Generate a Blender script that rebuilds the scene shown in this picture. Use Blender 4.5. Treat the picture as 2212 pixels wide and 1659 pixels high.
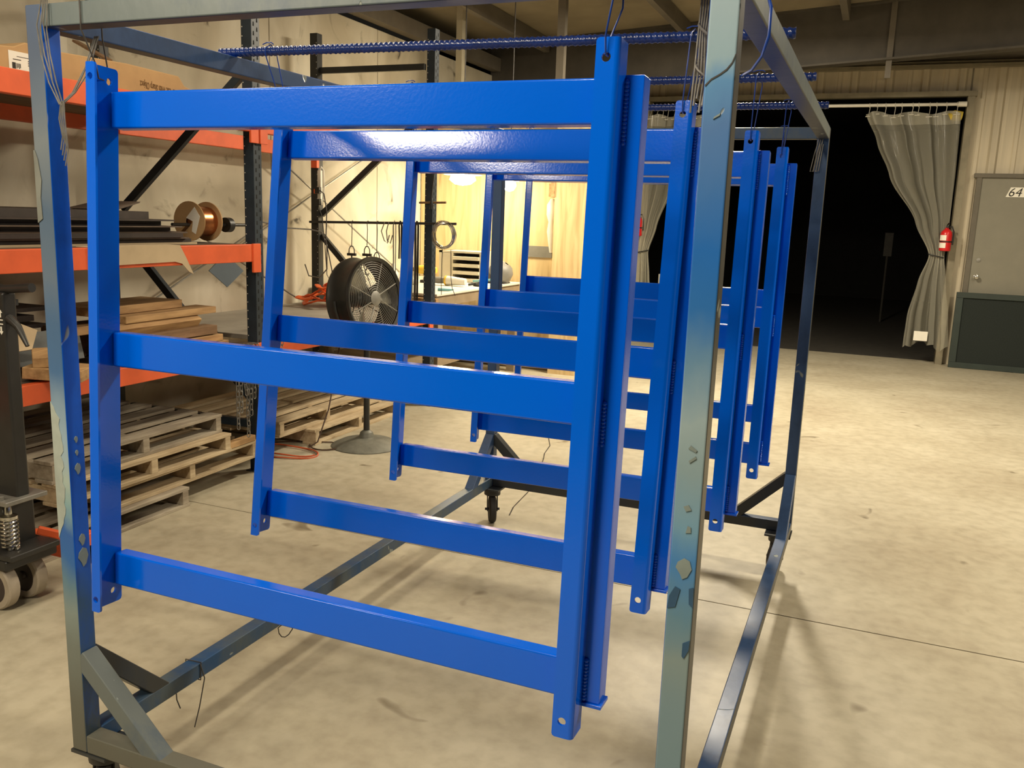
import bpy, bmesh, math, random
from mathutils import Vector, Matrix, Euler
random.seed(7)
PI = math.pi
for o in list(bpy.data.objects): bpy.data.objects.remove(o)
scn = bpy.context.scene
COL = scn.collection

# ------------------------------------------------------------------ camera
cam_d = bpy.data.cameras.new('camera'); cam = bpy.data.objects.new('camera', cam_d); COL.objects.link(cam)
cam_d.sensor_fit = 'HORIZONTAL'; cam_d.sensor_width = 36.0; cam_d.lens = 36.0 * 1889.93 / 2212.0
cam_d.clip_start = 0.05; cam_d.clip_end = 100
CR = Vector((0.923402, 0.382293, 0.034345)); CU = Vector((-0.102545, 0.159481, 0.981861)); CF = Vector((-0.369881, 0.910174, -0.186467))
M = Matrix.Identity(4)
for i in range(3):
    M[i][0] = CR[i]; M[i][1] = CU[i]; M[i][2] = -CF[i]
M[0][3], M[1][3], M[2][3] = 1.875, -1.546, 1.651
cam.matrix_world = M
scn.camera = cam

# ------------------------------------------------------------------ world, lamps, exposure
w = bpy.data.worlds.new('world'); scn.world = w; w.use_nodes = True
w.node_tree.nodes['Background'].inputs[0].default_value = (0.9, 0.8, 0.6, 1)
w.node_tree.nodes['Background'].inputs[1].default_value = 0.01
vs = scn.view_settings; vs.view_transform = 'Standard'; vs.look = 'None'; vs.gamma = 1.0; vs.exposure = 0.0; vs.use_curve_mapping = False
WARM = (1.0, 0.87, 0.66)
def area(name, loc, target, sx, sy, power, col=WARM):
    d = bpy.data.lights.new(name, 'AREA'); d.shape = 'RECTANGLE'; d.size = sx; d.size_y = sy; d.energy = power; d.color = col
    o = bpy.data.objects.new(name, d); COL.objects.link(o); o.location = loc
    o.rotation_euler = (Vector(target) - Vector(loc)).to_track_quat('-Z', 'Y').to_euler()
    return o
area('fluorescent_lamp_front', (0.7, -2.3, 3.80), (0.7, -2.3, 0.0), 0.3, 2.4, 165)
area('fluorescent_lamp_far_middle', (0.6, 6.6, 3.76), (0.6, 6.6, 0.0), 0.3, 1.2, 350)
area('flood_lamp_left', (-1.42, -2.70, 3.08), (0.4, 0.75, 1.6), 1.0, 0.22, 50)
area('fluorescent_lamp_right', (5.8, 2.8, 4.1), (5.4, 2.8, 0.0), 0.3, 2.4, 375)
area('fluorescent_lamp_far_right', (4.4, 7.4, 3.95), (4.4, 7.4, 0.0), 0.3, 2.4, 60)
area('fill_light_rack', (-0.8, 1.4, 3.6), (-0.8, 1.4, 0.0), 0.3, 2.4, 32)  # added fill light to brighten the left rack, no known fixture

# ------------------------------------------------------------------ helpers
class MB:
    def __init__(s): s.v = []; s.f = []; s.m = []
    def add(s, vs, fs, mi=0):
        b = len(s.v); s.v += [tuple(v) for v in vs]; s.f += [tuple(b + i for i in f) for f in fs]; s.m += [mi] * len(fs); return s
    def box(s, x0, x1, y0, y1, z0, z1, mi=0):
        v = [(x, y, z) for z in (z0, z1) for y in (y0, y1) for x in (x0, x1)]
        return s.add(v, [(0, 2, 3, 1), (4, 5, 7, 6), (0, 1, 5, 4), (2, 6, 7, 3), (0, 4, 6, 2), (1, 3, 7, 5)], mi)
    def obox(s, c, size, rot=None, mi=0):
        R = rot if rot is not None else Matrix.Identity(3); h = [k / 2 for k in size]; c = Vector(c)
        v = [c + R @ Vector((x * h[0], y * h[1], z * h[2])) for z in (-1, 1) for y in (-1, 1) for x in (-1, 1)]
        return s.add(v, [(0, 2, 3, 1), (4, 5, 7, 6), (0, 1, 5, 4), (2, 6, 7, 3), (0, 4, 6, 2), (1, 3, 7, 5)], mi)
    def beam(s, p, q, wd, h, up=(0, 0, 1), mi=0):
        p, q = Vector(p), Vector(q); d = q - p; L = d.length; d.normalize(); up = Vector(up)
        sx = d.cross(up).normalized(); u = sx.cross(d)
        R = Matrix((sx, d, u)).transposed()
        return s.obox((p + q) / 2, (wd, L, h), R, mi)
    def tube(s, pts, r, n=6, closed=False, mi=0, flat=None):
        pts = [Vector(p) for p in pts]; N = len(pts); rings = []; up = None
        for i, p in enumerate(pts):
            a = pts[(i - 1) % N] if (closed or i) else p; b = pts[(i + 1) % N] if (closed or i < N - 1) else p
            t = (b - a).normalized() if (b - a).length > 1e-9 else Vector((0, 0, 1))
            if up is None:
                up = Vector((0, 0, 1)) if abs(t.z) < .9 else Vector((1, 0, 0))
            up = (up - t * up.dot(t)); up = up.normalized() if up.length > 1e-6 else t.orthogonal().normalized()
            sd = t.cross(up); rr = r[i] if isinstance(r, (list, tuple)) else r
            k1, k2 = (1, 1) if flat is None else flat
            rings.append([p + (up * math.cos(2 * PI * k / n) * k1 + sd * math.sin(2 * PI * k / n) * k2) * rr for k in range(n)])
        v = [x for rg in rings for x in rg]; f = []
        for i in range(N if closed else N - 1):
            j = (i + 1) % N
            for k in range(n): f.append((i * n + k, i * n + (k + 1) % n, j * n + (k + 1) % n, j * n + k))
        if not closed: f += [tuple(range(n))[::-1], tuple((N - 1) * n + k for k in range(n))]
        return s.add(v, f, mi)
    def cyl(s, p, q, r, n=16, r2=None, mi=0): return s.tube([p, q], [r, r if r2 is None else r2], n, mi=mi)
    def lathe(s, prof, c=(0, 0, 0), rot=None, n=24, mi=0, caps=True):
        R = rot if rot is not None else Matrix.Identity(3); c = Vector(c); v = []; f = []
        for r, z in prof:
            for k in range(n): v.append(c + R @ Vector((r * math.cos(2 * PI * k / n), r * math.sin(2 * PI * k / n), z)))
        for i in range(len(prof) - 1):
            for k in range(n): f.append((i * n + k, i * n + (k + 1) % n, (i + 1) * n + (k + 1) % n, (i + 1) * n + k))
        if caps: f += [tuple(range(n))[::-1], tuple((len(prof) - 1) * n + k for k in range(n))]
        return s.add(v, f, mi)
    def prism(s, poly, o, ex, ey, ez, mi=0):
        o, ex, ey, ez = map(Vector, (o, ex, ey, ez)); n = len(poly)
        v = [o + ex * a + ey * b for a, b in poly] + [o + ex * a + ey * b + ez for a, b in poly]
        f = [tuple(range(n))[::-1], tuple(range(n, 2 * n))] + [(i, (i + 1) % n, n + (i + 1) % n, n + i) for i in range(n)]
        return s.add(v, f, mi)
    def plate(s, poly, holes, o, ex, ey, ez, nseg=12, mi=0):
        """flat plate with round holes; poly in (a,b), holes (a,b,r), thickness along ez"""
        bm = bmesh.new(); es = []
        def loop(pp):
            vv = [bm.verts.new((a, b, 0)) for a, b in pp]
            return [bm.edges.new((vv[i], vv[(i + 1) % len(vv)])) for i in range(len(vv))]
        es += loop(poly)
        for a, b, r in holes: es += loop([(a + r * math.cos(2 * PI * k / nseg), b + r * math.sin(2 * PI * k / nseg)) for k in range(nseg)])
        bmesh.ops.triangle_fill(bm, use_beauty=True, use_dissolve=False, edges=es)
        bm.verts.index_update(); N = len(bm.verts)
        pts = [(v.co.x, v.co.y) for v in bm.verts]
        fs = []
        for fc in bm.faces:
            idx = [v.index for v in fc.verts]
            if fc.normal.z < 0: idx = idx[::-1]
            fs.append(tuple(idx[::-1])); fs.append(tuple(i + N for i in idx))
        for e in bm.edges:
            if len(e.link_faces) == 1:
                l = e.link_faces[0].loops
                for lp in l:
                    if lp.edge == e:
                        a, b = lp.vert.index, lp.link_loop_next.vert.index
                        if e.link_faces[0].normal.z < 0: a, b = b, a
                        fs.append((a, b, b + N, a + N))
        bm.free()
        o, ex, ey, ez = map(Vector, (o, ex, ey, ez))
        v = [o + ex * a + ey * b for a, b in pts] + [o + ex * a + ey * b + ez for a, b in pts]
        return s.add(v, fs, mi)
    def build(s, name, mats, parent=None, smooth=None, bevel=0.0, org=None):
        me = bpy.data.meshes.new(name)
        if org is None: org = ORG.get(parent, Vector((0, 0, 0))) if parent is not None else Vector((0, 0, 0))
        me.from_pydata([tuple(Vector(v) - org) for v in s.v], [], s.f)
        mats = mats if isinstance(mats, (list, tuple)) else [mats]
        for m in mats: me.materials.append(MAT[m])
        if len(mats) > 1: me.polygons.foreach_set('material_index', s.m)
        bm = bmesh.new(); bm.from_mesh(me); bmesh.ops.recalc_face_normals(bm, faces=bm.faces); bm.to_mesh(me); bm.free()
        if smooth is not None:
            me.polygons.foreach_set('use_smooth', [True] * len(me.polygons)); me.set_sharp_from_angle(angle=smooth)
        me.update()
        ob = bpy.data.objects.new(name, me); COL.objects.link(ob)
        if parent is not None: ob.parent = parent; ORG[ob] = org
        if bevel:
            b = ob.modifiers.new('bevel', 'BEVEL'); b.width = bevel; b.segments = 2; b.limit_method = 'ANGLE'; b.angle_limit = 0.7; b.harden_normals = True
            me.polygons.foreach_set('use_smooth', [True] * len(me.polygons)); me.set_sharp_from_angle(angle=0.9)
        return ob
    def top(s, name, mats, label, cat, group=None, smooth=None, bevel=0.0, kind=None):
        xs = [v[0] for v in s.v]; ys = [v[1] for v in s.v]; zs = [v[2] for v in s.v]
        c = Vector(((min(xs) + max(xs)) / 2, (min(ys) + max(ys)) / 2, min(zs)))
        ob = s.build(name, mats, None, smooth, bevel, org=c); ob.location = c; ORG[ob] = c
        tag(ob, label, cat, group, kind); return ob
ORG = {}; MAT = {}
def tag(o, label=None, cat=None, group=None, kind=None):
    if label: o['label'] = label
    if cat: o['category'] = cat
    if group: o['group'] = group
    if kind: o['kind'] = kind
    return o
def thing(name, loc, label, cat, group=None, rot=None, local=False):
    o = bpy.data.objects.new(name, None); o.empty_display_size = 0.1; COL.objects.link(o); o.location = loc
    if rot: o.rotation_euler = rot
    ORG[o] = Vector((0, 0, 0)) if local else Vector(loc)
    return tag(o, label, cat, group)
def struct(ob, cat=None):
    ob['kind'] = 'structure'; return ob
def dup(o, parent=None):
    c = o.copy(); COL.objects.link(c); c.parent = parent
    for ch in o.children: dup(ch, c)
    return c
def rotz(a): return Matrix.Rotation(a, 3, 'Z')
def text(name, body, size, o, ex, ey, mat, parent, thick=0.0006, shear=0.0, xs=1.0):
    cu = bpy.data.curves.new(name, 'FONT'); cu.body = body; cu.size = size; cu.extrude = thick; cu.shear = shear; cu.resolution_u = 3
    t = bpy.data.objects.new('tmp', cu); COL.objects.link(t)
    dg = bpy.context.evaluated_depsgraph_get(); dg.update()
    me = bpy.data.meshes.new_from_object(t.evaluated_get(dg)); bpy.data.objects.remove(t)
    ex, ey = Vector(ex).normalized(), Vector(ey).normalized(); ez = ex.cross(ey)
    Mx = Matrix((ex * xs, ey, ez)).transposed().to_4x4(); Mx.translation = Vector(o) - ORG.get(parent, Vector((0, 0, 0)))
    me.transform(Mx); me.materials.clear(); me.materials.append(MAT[mat]); me.name = name
    ob = bpy.data.objects.new(name, me); COL.objects.link(ob); ob.parent = parent; ORG[ob] = ORG.get(parent, Vector((0, 0, 0)))
    return ob

# ------------------------------------------------------------------ materials
def nodes(name):
    m = bpy.data.materials.new(name); m.use_nodes = True; MAT[name] = m
    nt = m.node_tree; return m, nt, nt.nodes['Principled BSDF']
def mk(name, col, rough=0.6, metal=0.0, var=0.15, scale=8.0, stretch=(1, 1, 1), col2=None, bump=0.0, bscale=40.0, spec=0.5, coat=0.0, detail=4.0, lo=0.35, hi=0.65):
    m, nt, b = nodes(name); N = nt.nodes.new; L = nt.links.new
    tc = N('ShaderNodeTexCoord'); mp = N('ShaderNodeMapping'); mp.inputs['Scale'].default_value = stretch; L(tc.outputs['Object'], mp.inputs[0])
    b.inputs['Roughness'].default_value = rough; b.inputs['Metallic'].default_value = metal; b.inputs['Specular IOR Level'].default_value = spec
    b.inputs['Coat Weight'].default_value = coat; b.inputs['Coat Roughness'].default_value = 0.1
    c2 = col2 if col2 else tuple(k * (1 - var) for k in col)
    if var or col2:
        no = N('ShaderNodeTexNoise'); no.inputs['Scale'].default_value = scale; no.inputs['Detail'].default_value = detail; no.inputs['Roughness'].default_value = 0.6
        L(mp.outputs[0], no.inputs['Vector'])
        r = N('ShaderNodeValToRGB'); r.color_ramp.elements[0].position = lo; r.color_ramp.elements[1].position = hi
        r.color_ramp.elements[0].color = (*c2, 1); r.color_ramp.elements[1].color = (*col, 1)
        L(no.outputs['Fac'], r.inputs[0]); L(r.outputs[0], b.inputs['Base Color'])
    else: b.inputs['Base Color'].default_value = (*col, 1)
    if bump:
        n2 = N('ShaderNodeTexNoise'); n2.inputs['Scale'].default_value = bscale; n2.inputs['Detail'].default_value = 3; L(mp.outputs[0], n2.inputs['Vector'])
        bp = N('ShaderNodeBump'); bp.inputs['Strength'].default_value = bump; bp.inputs['Distance'].default_value = 0.01
        L(n2.outputs['Fac'], bp.inputs['Height']); L(bp.outputs[0], b.inputs['Normal'])
    return m
def ramp_node(nt, stops):
    r = nt.nodes.new('ShaderNodeValToRGB'); e = r.color_ramp.elements
    e[0].position, e[0].color = stops[0][0], (*stops[0][1], 1); e[1].position, e[1].color = stops[-1][0], (*stops[-1][1], 1)
    for p, c in stops[1:-1]: k = e.new(p); k.color = (*c, 1)
    return r
mk('frame_blue', (0.0, 0.115, 0.74), rough=0.13, var=0.04, scale=3, bump=0.022, bscale=140, spec=0.5)
mk('rebar_blue', (0.008, 0.03, 0.17), rough=0.25, var=0.35, scale=20)
mk('wire_blue', (0.01, 0.05, 0.30), rough=0.3, var=0.3, scale=30)
mk('wire_dark', (0.05, 0.045, 0.04), rough=0.5, var=0.4, scale=30)
mk('wire_grey', (0.22, 0.21, 0.19), rough=0.55, metal=0.2, var=0.4, scale=40)
mk('rack_navy', (0.022, 0.035, 0.05), rough=0.45, var=0.3, scale=10)
mk('rack_black', (0.02, 0.021, 0.02), rough=0.5, var=0.4, scale=12)
mk('slot_dark', (0.004, 0.004, 0.004), rough=0.9, var=0)
mk('rivet', (0.6, 0.58, 0.5), rough=0.4, var=0)
mk('orange_beam', (0.80, 0.125, 0.035), rough=0.45, var=0.18, scale=5)
mk('cardboard', (0.50, 0.31, 0.14), rough=0.85, var=0.15, scale=6)
mk('kraft', (0.52, 0.40, 0.25), rough=0.85, var=0.12, scale=6)
mk('print_brown', (0.16, 0.085, 0.03), rough=0.9, var=0)
mk('paper_white', (0.85, 0.82, 0.72), rough=0.8, var=0.04)
mk('print_black', (0.03, 0.025, 0.02), rough=0.8, var=0)
mk('print_red', (0.45, 0.06, 0.04), rough=0.8, var=0)
mk('lumber', (0.50, 0.31, 0.14), rough=0.75, col2=(0.30, 0.17, 0.07), scale=5, stretch=(6, 0.7, 6))
mk('lumber_dark', (0.26, 0.15, 0.075), rough=0.8, col2=(0.15, 0.085, 0.04), scale=5, stretch=(6, 0.7, 6))
mk('pallet_wood', (0.56, 0.45, 0.29), rough=0.85, col2=(0.36, 0.27, 0.16), scale=4, stretch=(5, 0.8, 5), bump=0.15, bscale=30)
mk('pallet_grey', (0.38, 0.33, 0.25), rough=0.9, col2=(0.22, 0.18, 0.13), scale=4, stretch=(5, 0.8, 5), bump=0.15, bscale=30)
mk('sheet_dark', (0.05, 0.035, 0.028), rough=0.6, var=0.5, scale=6)
mk('sheet_brown', (0.12, 0.085, 0.06), rough=0.7, var=0.4, scale=6)
mk('sheet_grey', (0.13, 0.14, 0.14), rough=0.6, var=0.3, scale=5)
mk('card_blue', (0.10, 0.13, 0.16), rough=0.5, var=0.1)
mk('copper', (0.55, 0.21, 0.08), rough=0.3, metal=0.9, var=0.2, scale=30, stretch=(1, 12, 1))
mk('black_plastic', (0.012, 0.012, 0.012), rough=0.45, var=0.2)
mk('black_steel', (0.025, 0.024, 0.022), rough=0.4, var=0.3, scale=8)
mk('chrome', (0.7, 0.68, 0.62), rough=0.2, metal=1.0, var=0.1)
mk('steel_grey', (0.30, 0.29, 0.26), rough=0.45, metal=0.5, var=0.25, scale=10)
mk('wheel_tan', (0.40, 0.34, 0.26), rough=0.6, var=0.2, scale=12)
mk('wheel_hub', (0.05, 0.035, 0.03), rough=0.6, var=0.4, scale=12)
mk('caster_rubber', (0.03, 0.026, 0.022), rough=0.7, var=0.3)
mk('fan_black', (0.02, 0.02, 0.018), rough=0.4, var=0.3, scale=10)
mk('fan_blade', (0.42, 0.40, 0.33), rough=0.35, metal=0.6, var=0.15)
mk('fan_base', (0.16, 0.16, 0.13), rough=0.5, var=0.35, scale=14)
mk('cord_orange', (0.55, 0.11, 0.04), rough=0.5, var=0.2)
mk('cord_brown', (0.07, 0.035, 0.02), rough=0.5, var=0.2)
mk('strap_orange', (0.95, 0.16, 0.03), rough=0.5, var=0.15, scale=15)
mk('deck_grey', (0.33, 0.30, 0.25), rough=0.8, var=0.22, scale=4)
mk('bench_top', (0.70, 0.66, 0.56), rough=0.6, var=0.15, scale=5)
mk('bench_edge', (0.28, 0.21, 0.13), rough=0.7, var=0.2)
mk('cabinet_tan', (0.55, 0.50, 0.38), rough=0.55, var=0.08)
mk('tool_yellow', (0.75, 0.48, 0.05), rough=0.4, var=0.1)
mk('tool_grey', (0.22, 0.21, 0.18), rough=0.5, var=0.2)
mk('tool_white', (0.75, 0.72, 0.62), rough=0.5, var=0.1)
mk('tool_teal', (0.18, 0.42, 0.45), rough=0.4, var=0.1)
mk('red_paint', (0.62, 0.018, 0.02), rough=0.3, var=0.1)
mk('door_grey', (0.22, 0.208, 0.16), rough=0.6, var=0.08, scale=5)
mk('door_frame', (0.13, 0.115, 0.085), rough=0.6, var=0.15)
mk('green_panel', (0.022, 0.035, 0.028), rough=0.55, var=0.2, scale=6)
mk('green_mesh', (0.014, 0.021, 0.018), rough=0.9, var=0.4, scale=90)
mk('trim_olive', (0.24, 0.21, 0.14), rough=0.6, var=0.25, scale=6)
mk('trim_dark', (0.05, 0.045, 0.035), rough=0.7, var=0.3)
mk('rod_white', (0.80, 0.77, 0.68), rough=0.3, var=0.05)
mk('column_cream', (0.42, 0.38, 0.28), rough=0.6, var=0.1)
mk('foam_yellow', (0.62, 0.46, 0.06), rough=0.8, var=0.1)
mk('void_shade', (0.02, 0.019, 0.017), rough=0.95, var=0.2)  # unlit look of the far room painted into its wall colour
mk('floor_shade', (0.045, 0.04, 0.032), rough=0.8, var=0.3)  # dark colour stands in for missing light on the floor past the opening
mk('dirt', (0.045, 0.035, 0.025), rough=1.0, var=0.3)
mk('ceiling_tan', (0.30, 0.25, 0.165), rough=0.9, var=0.3, scale=1.2)
mk('steel_beam', (0.08, 0.07, 0.055), rough=0.7, var=0.25, scale=4)
mk('beam_pale', (0.14, 0.122, 0.095), rough=0.7, var=0.2, scale=4)
mk('wall_plain', (0.30, 0.27, 0.21), rough=0.85, var=0.12, scale=1.5)
mk('tool_black', (0.02, 0.02, 0.02), rough=0.5, var=0.2)
mk('metal_wall', (0.62, 0.545, 0.40), rough=0.5, var=0.28, scale=2.0, stretch=(4, 4, 0.25), lo=0.3, hi=0.7)

def mat_floor():
    m, nt, b = nodes('concrete_floor'); N = nt.nodes.new; L = nt.links.new
    tc = N('ShaderNodeTexCoord')
    n1 = N('ShaderNodeTexNoise'); n1.inputs['Scale'].default_value = 1.1; n1.inputs['Detail'].default_value = 8; n1.inputs['Roughness'].default_value = 0.62; L(tc.outputs['Object'], n1.inputs['Vector'])
    r1 = ramp_node(nt, [(0.30, (0.345, 0.30, 0.215)), (0.5, (0.41, 0.37, 0.272)), (0.72, (0.47, 0.432, 0.33))]); L(n1.outputs['Fac'], r1.inputs[0])
    n2 = N('ShaderNodeTexNoise'); n2.inputs['Scale'].default_value = 14; n2.inputs['Detail'].default_value = 6; L(tc.outputs['Object'], n2.inputs['Vector'])
    r2 = ramp_node(nt, [(0.3, (0.82, 0.81, 0.79)), (0.6, (1, 1, 1))]); L(n2.outputs['Fac'], r2.inputs[0])
    mx = N('ShaderNodeMix'); mx.data_type = 'RGBA'; mx.blend_type = 'MULTIPLY'; mx.inputs[0].default_value = 1; L(r1.outputs[0], mx.inputs[6]); L(r2.outputs[0], mx.inputs[7])
    # small dark oil spots
    vo = N('ShaderNodeTexNoise'); vo.inputs['Scale'].default_value = 4.3; vo.inputs['Detail'].default_value = 2; vo.inputs['Distortion'].default_value = 0.6; L(tc.outputs['Object'], vo.inputs['Vector'])
    r3 = ramp_node(nt, [(0.235, (0.35, 0.31, 0.25)), (0.29, (1, 1, 1))]); L(vo.outputs['Fac'], r3.inputs[0])
    m2 = N('ShaderNodeMix'); m2.data_type = 'RGBA'; m2.blend_type = 'MULTIPLY'; m2.inputs[0].default_value = 0.8; L(mx.outputs[2], m2.inputs[6]); L(r3.outputs[0], m2.inputs[7])
    L(m2.outputs[2], b.inputs['Base Color'])
    rr = N('ShaderNodeMapRange'); rr.inputs[3].default_value = 0.36; rr.inputs[4].default_value = 0.62; L(n1.outputs['Fac'], rr.inputs[0]); L(rr.outputs[0], b.inputs['Roughness'])
    bp = N('ShaderNodeBump'); bp.inputs['Strength'].default_value = 0.08; bp.inputs['Distance'].default_value = 0.02; L(n2.outputs['Fac'], bp.inputs['Height']); L(bp.outputs[0], b.inputs['Normal'])
mat_floor()
def mat_concrete_wall():
    m, nt, b = nodes('concrete_wall'); N = nt.nodes.new; L = nt.links.new
    tc = N('ShaderNodeTexCoord'); mp = N('ShaderNodeMapping'); mp.inputs['Scale'].default_value = (1, 1, 0.6); L(tc.outputs['Object'], mp.inputs[0])
    n1 = N('ShaderNodeTexNoise'); n1.inputs['Scale'].default_value = 1.3; n1.inputs['Detail'].default_value = 7; n1.inputs['Distortion'].default_value = 0.5; L(mp.outputs[0], n1.inputs['Vector'])
    r1 = ramp_node(nt, [(0.32, (0.36, 0.315, 0.23)), (0.5, (0.48, 0.43, 0.325)), (0.62, (0.60, 0.555, 0.445)), (0.72, (0.70, 0.66, 0.55))]); L(n1.outputs['Fac'], r1.inputs[0])
    n2 = N('ShaderNodeTexNoise'); n2.inputs['Scale'].default_value = 2.6; n2.inputs['Detail'].default_value = 5; n2.inputs['Distortion'].default_value = 1.4; L(tc.outputs['Object'], n2.inputs['Vector'])
    r2 = ramp_node(nt, [(0.27, (0.10, 0.09, 0.07)), (0.33, (0.75, 0.74, 0.72)), (0.40, (1, 1, 1))]); L(n2.outputs['Fac'], r2.inputs[0])
    mx = N('ShaderNodeMix'); mx.data_type = 'RGBA'; mx.blend_type = 'MULTIPLY'; mx.inputs[0].default_value = 1; L(r1.outputs[0], mx.inputs[6]); L(r2.outputs[0], mx.inputs[7]); L(mx.outputs[2], b.inputs['Base Color'])
    b.inputs['Roughness'].default_value = 0.75
    bp = N('ShaderNodeBump'); bp.inputs['Strength'].default_value = 0.15; bp.inputs['Distance'].default_value = 0.02; L(n1.outputs['Fac'], bp.inputs['Height']); L(bp.outputs[0], b.inputs['Normal'])
mat_concrete_wall()
def mat_ply():
    m, nt, b = nodes('plywood'); N = nt.nodes.new; L = nt.links.new
    tc = N('ShaderNodeTexCoord'); mp = N('ShaderNodeMapping'); mp.inputs['Scale'].default_value = (1, 1, 0.10); L(tc.outputs['Object'], mp.inputs[0])
    n1 = N('ShaderNodeTexNoise'); n1.inputs['Scale'].default_value = 9; n1.inputs['Detail'].default_value = 5; n1.inputs['Distortion'].default_value = 1.5; L(mp.outputs[0], n1.inputs['Vector'])
    r1 = ramp_node(nt, [(0.3, (0.50, 0.34, 0.16)), (0.5, (0.66, 0.49, 0.25)), (0.7, (0.74, 0.57, 0.31))]); L(n1.outputs['Fac'], r1.inputs[0]); L(r1.outputs[0], b.inputs['Base Color'])
    b.inputs['Roughness'].default_value = 0.6
mat_ply()
def mat_cart(name, stops, blue, amt, seed):
    """worn layered shop paint: overspray bands along the height, blue spatter, peeled flakes"""
    m, nt, b = nodes(name); N = nt.nodes.new; L = nt.links.new
    tc = N('ShaderNodeTexCoord'); sp = N('ShaderNodeSeparateXYZ'); L(tc.outputs['Object'], sp.inputs[0])
    mp = N('ShaderNodeMapping'); mp.inputs['Location'].default_value = (seed, seed * 0.7, seed * 1.3); mp.inputs['Scale'].default_value = (1, 1, 0.5); L(tc.outputs['Object'], mp.inputs[0])
    n1 = N('ShaderNodeTexNoise'); n1.inputs['Scale'].default_value = 9; n1.inputs['Detail'].default_value = 5; L(mp.outputs[0], n1.inputs['Vector'])
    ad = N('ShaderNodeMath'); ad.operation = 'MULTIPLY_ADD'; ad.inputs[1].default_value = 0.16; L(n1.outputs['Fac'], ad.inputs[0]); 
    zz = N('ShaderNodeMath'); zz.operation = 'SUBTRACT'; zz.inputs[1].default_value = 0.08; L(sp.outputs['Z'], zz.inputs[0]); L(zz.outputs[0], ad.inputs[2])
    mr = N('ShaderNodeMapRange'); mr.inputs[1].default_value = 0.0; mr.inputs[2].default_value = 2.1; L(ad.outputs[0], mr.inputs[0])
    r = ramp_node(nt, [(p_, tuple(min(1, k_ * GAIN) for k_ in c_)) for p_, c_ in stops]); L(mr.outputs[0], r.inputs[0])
    n2 = N('ShaderNodeTexNoise'); n2.inputs['Scale'].default_value = 5; n2.inputs['Detail'].default_value = 6; n2.inputs['Roughness'].default_value = 0.7; L(mp.outputs[0], n2.inputs['Vector'])
    r2 = ramp_node(nt, [(0.5 - amt * 0.3, (0, 0, 0)), (0.72 - amt * 0.3, (1, 1, 1))] if amt >= 0 else [(0, (0, 0, 0)), (1, (0, 0, 0))]); L(n2.outputs['Fac'], r2.inputs[0])
    mx = N('ShaderNodeMix'); mx.data_type = 'RGBA'; L(r2.outputs[0], mx.inputs[0]); L(r.outputs[0], mx.inputs[6]); mx.inputs[7].default_value = (*blue, 1)
    vo = N('ShaderNodeTexNoise'); vo.inputs['Scale'].default_value = 11; vo.inputs['Detail'].default_value = 2; vo.inputs['Distortion'].default_value = 0.8; L(mp.outputs[0], vo.inputs['Vector'])
    r3 = ramp_node(nt, [(0.72, (0, 0, 0)), (0.728, (1, 1, 1))]); L(vo.outputs['Fac'], r3.inputs[0])
    m3 = N('ShaderNodeMix'); m3.data_type = 'RGBA'; L(r3.outputs[0], m3.inputs[0]); L(mx.outputs[2], m3.inputs[6]); m3.inputs[7].default_value = (0.24, 0.27, 0.25, 1)
    L(m3.outputs[2], b.inputs['Base Color']); b.inputs['Roughness'].default_value = 0.36; b.inputs['Specular IOR Level'].default_value = 0.35
    bp = N('ShaderNodeBump'); bp.inputs['Strength'].default_value = 0.35; bp.inputs['Distance'].default_value = 0.006
    sm = N('ShaderNodeMath'); sm.operation = 'MULTIPLY_ADD'; sm.inputs[1].default_value = -1.0; L(r3.outputs[0], sm.inputs[0]); L(n1.outputs['Fac'], sm.inputs[2])
    L(sm.outputs[0], bp.inputs['Height']); L(bp.outputs[0], b.inputs['Normal'])
GAIN = 1.2
def sa(r, g, b, k=1.08): return tuple(((c / 255) ** 2.2) / l * k / 1.2 for c, l in zip((r, g, b), (1.0, 0.87, 0.66)))
GREY = (0.115, 0.13, 0.125); TEAL = (0.13, 0.18, 0.18); PALE = (0.36, 0.42, 0.38); DUST = (0.17, 0.16, 0.125); MID = (0.03, 0.10, 0.22); NAVY = (0.034, 0.07, 0.155); DKG = (0.05, 0.06, 0.07)
mat_cart('cart_front_left', [(0.0952, sa(105, 98, 78, 0.78)), (0.1667, sa(110, 105, 85, 0.78)), (0.2381, sa(125, 125, 105, 0.78)), (0.2857, sa(140, 145, 125, 0.78)), (0.3238, sa(105, 130, 130, 0.78)), (0.3571, sa(60, 105, 150, 0.78)), (0.3952, sa(60, 100, 150, 0.78)), (0.4190, sa(140, 165, 150, 0.78)), (0.4524, sa(178, 184, 155, 0.78)), (0.5000, sa(160, 175, 170, 0.78)), (0.5476, sa(140, 155, 155, 0.78)), (0.5952, sa(80, 110, 135, 0.78)), (0.6429, sa(80, 105, 125, 0.78)), (0.6905, sa(105, 115, 118, 0.78)), (0.7714, sa(90, 104, 112, 0.78)), (0.8476, sa(126, 127, 118, 0.78)), (0.9048, sa(105, 112, 114, 0.78)), (0.9524, sa(90, 97, 105, 0.78)), (0.9952, sa(85, 95, 108, 0.78))], MID, -1, 1.0)
mat_cart('cart_front_right', [(0.2857, sa(110, 125, 118)), (0.3429, sa(112, 126, 118)), (0.4048, sa(122, 130, 115)), (0.4476, sa(92, 118, 120)), (0.4857, sa(66, 112, 145)), (0.5190, sa(105, 135, 140)), (0.5714, sa(125, 138, 128)), (0.6286, sa(140, 150, 138)), (0.6667, sa(95, 122, 132)), (0.7095, sa(45, 95, 138)), (0.7619, sa(38, 92, 142)), (0.8095, sa(62, 100, 137)), (0.8571, sa(78, 106, 135)), (0.8952, sa(85, 122, 145)), (0.9143, sa(132, 148, 142)), (0.9524, sa(138, 150, 142))], MID, -1, 4.0)
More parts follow.
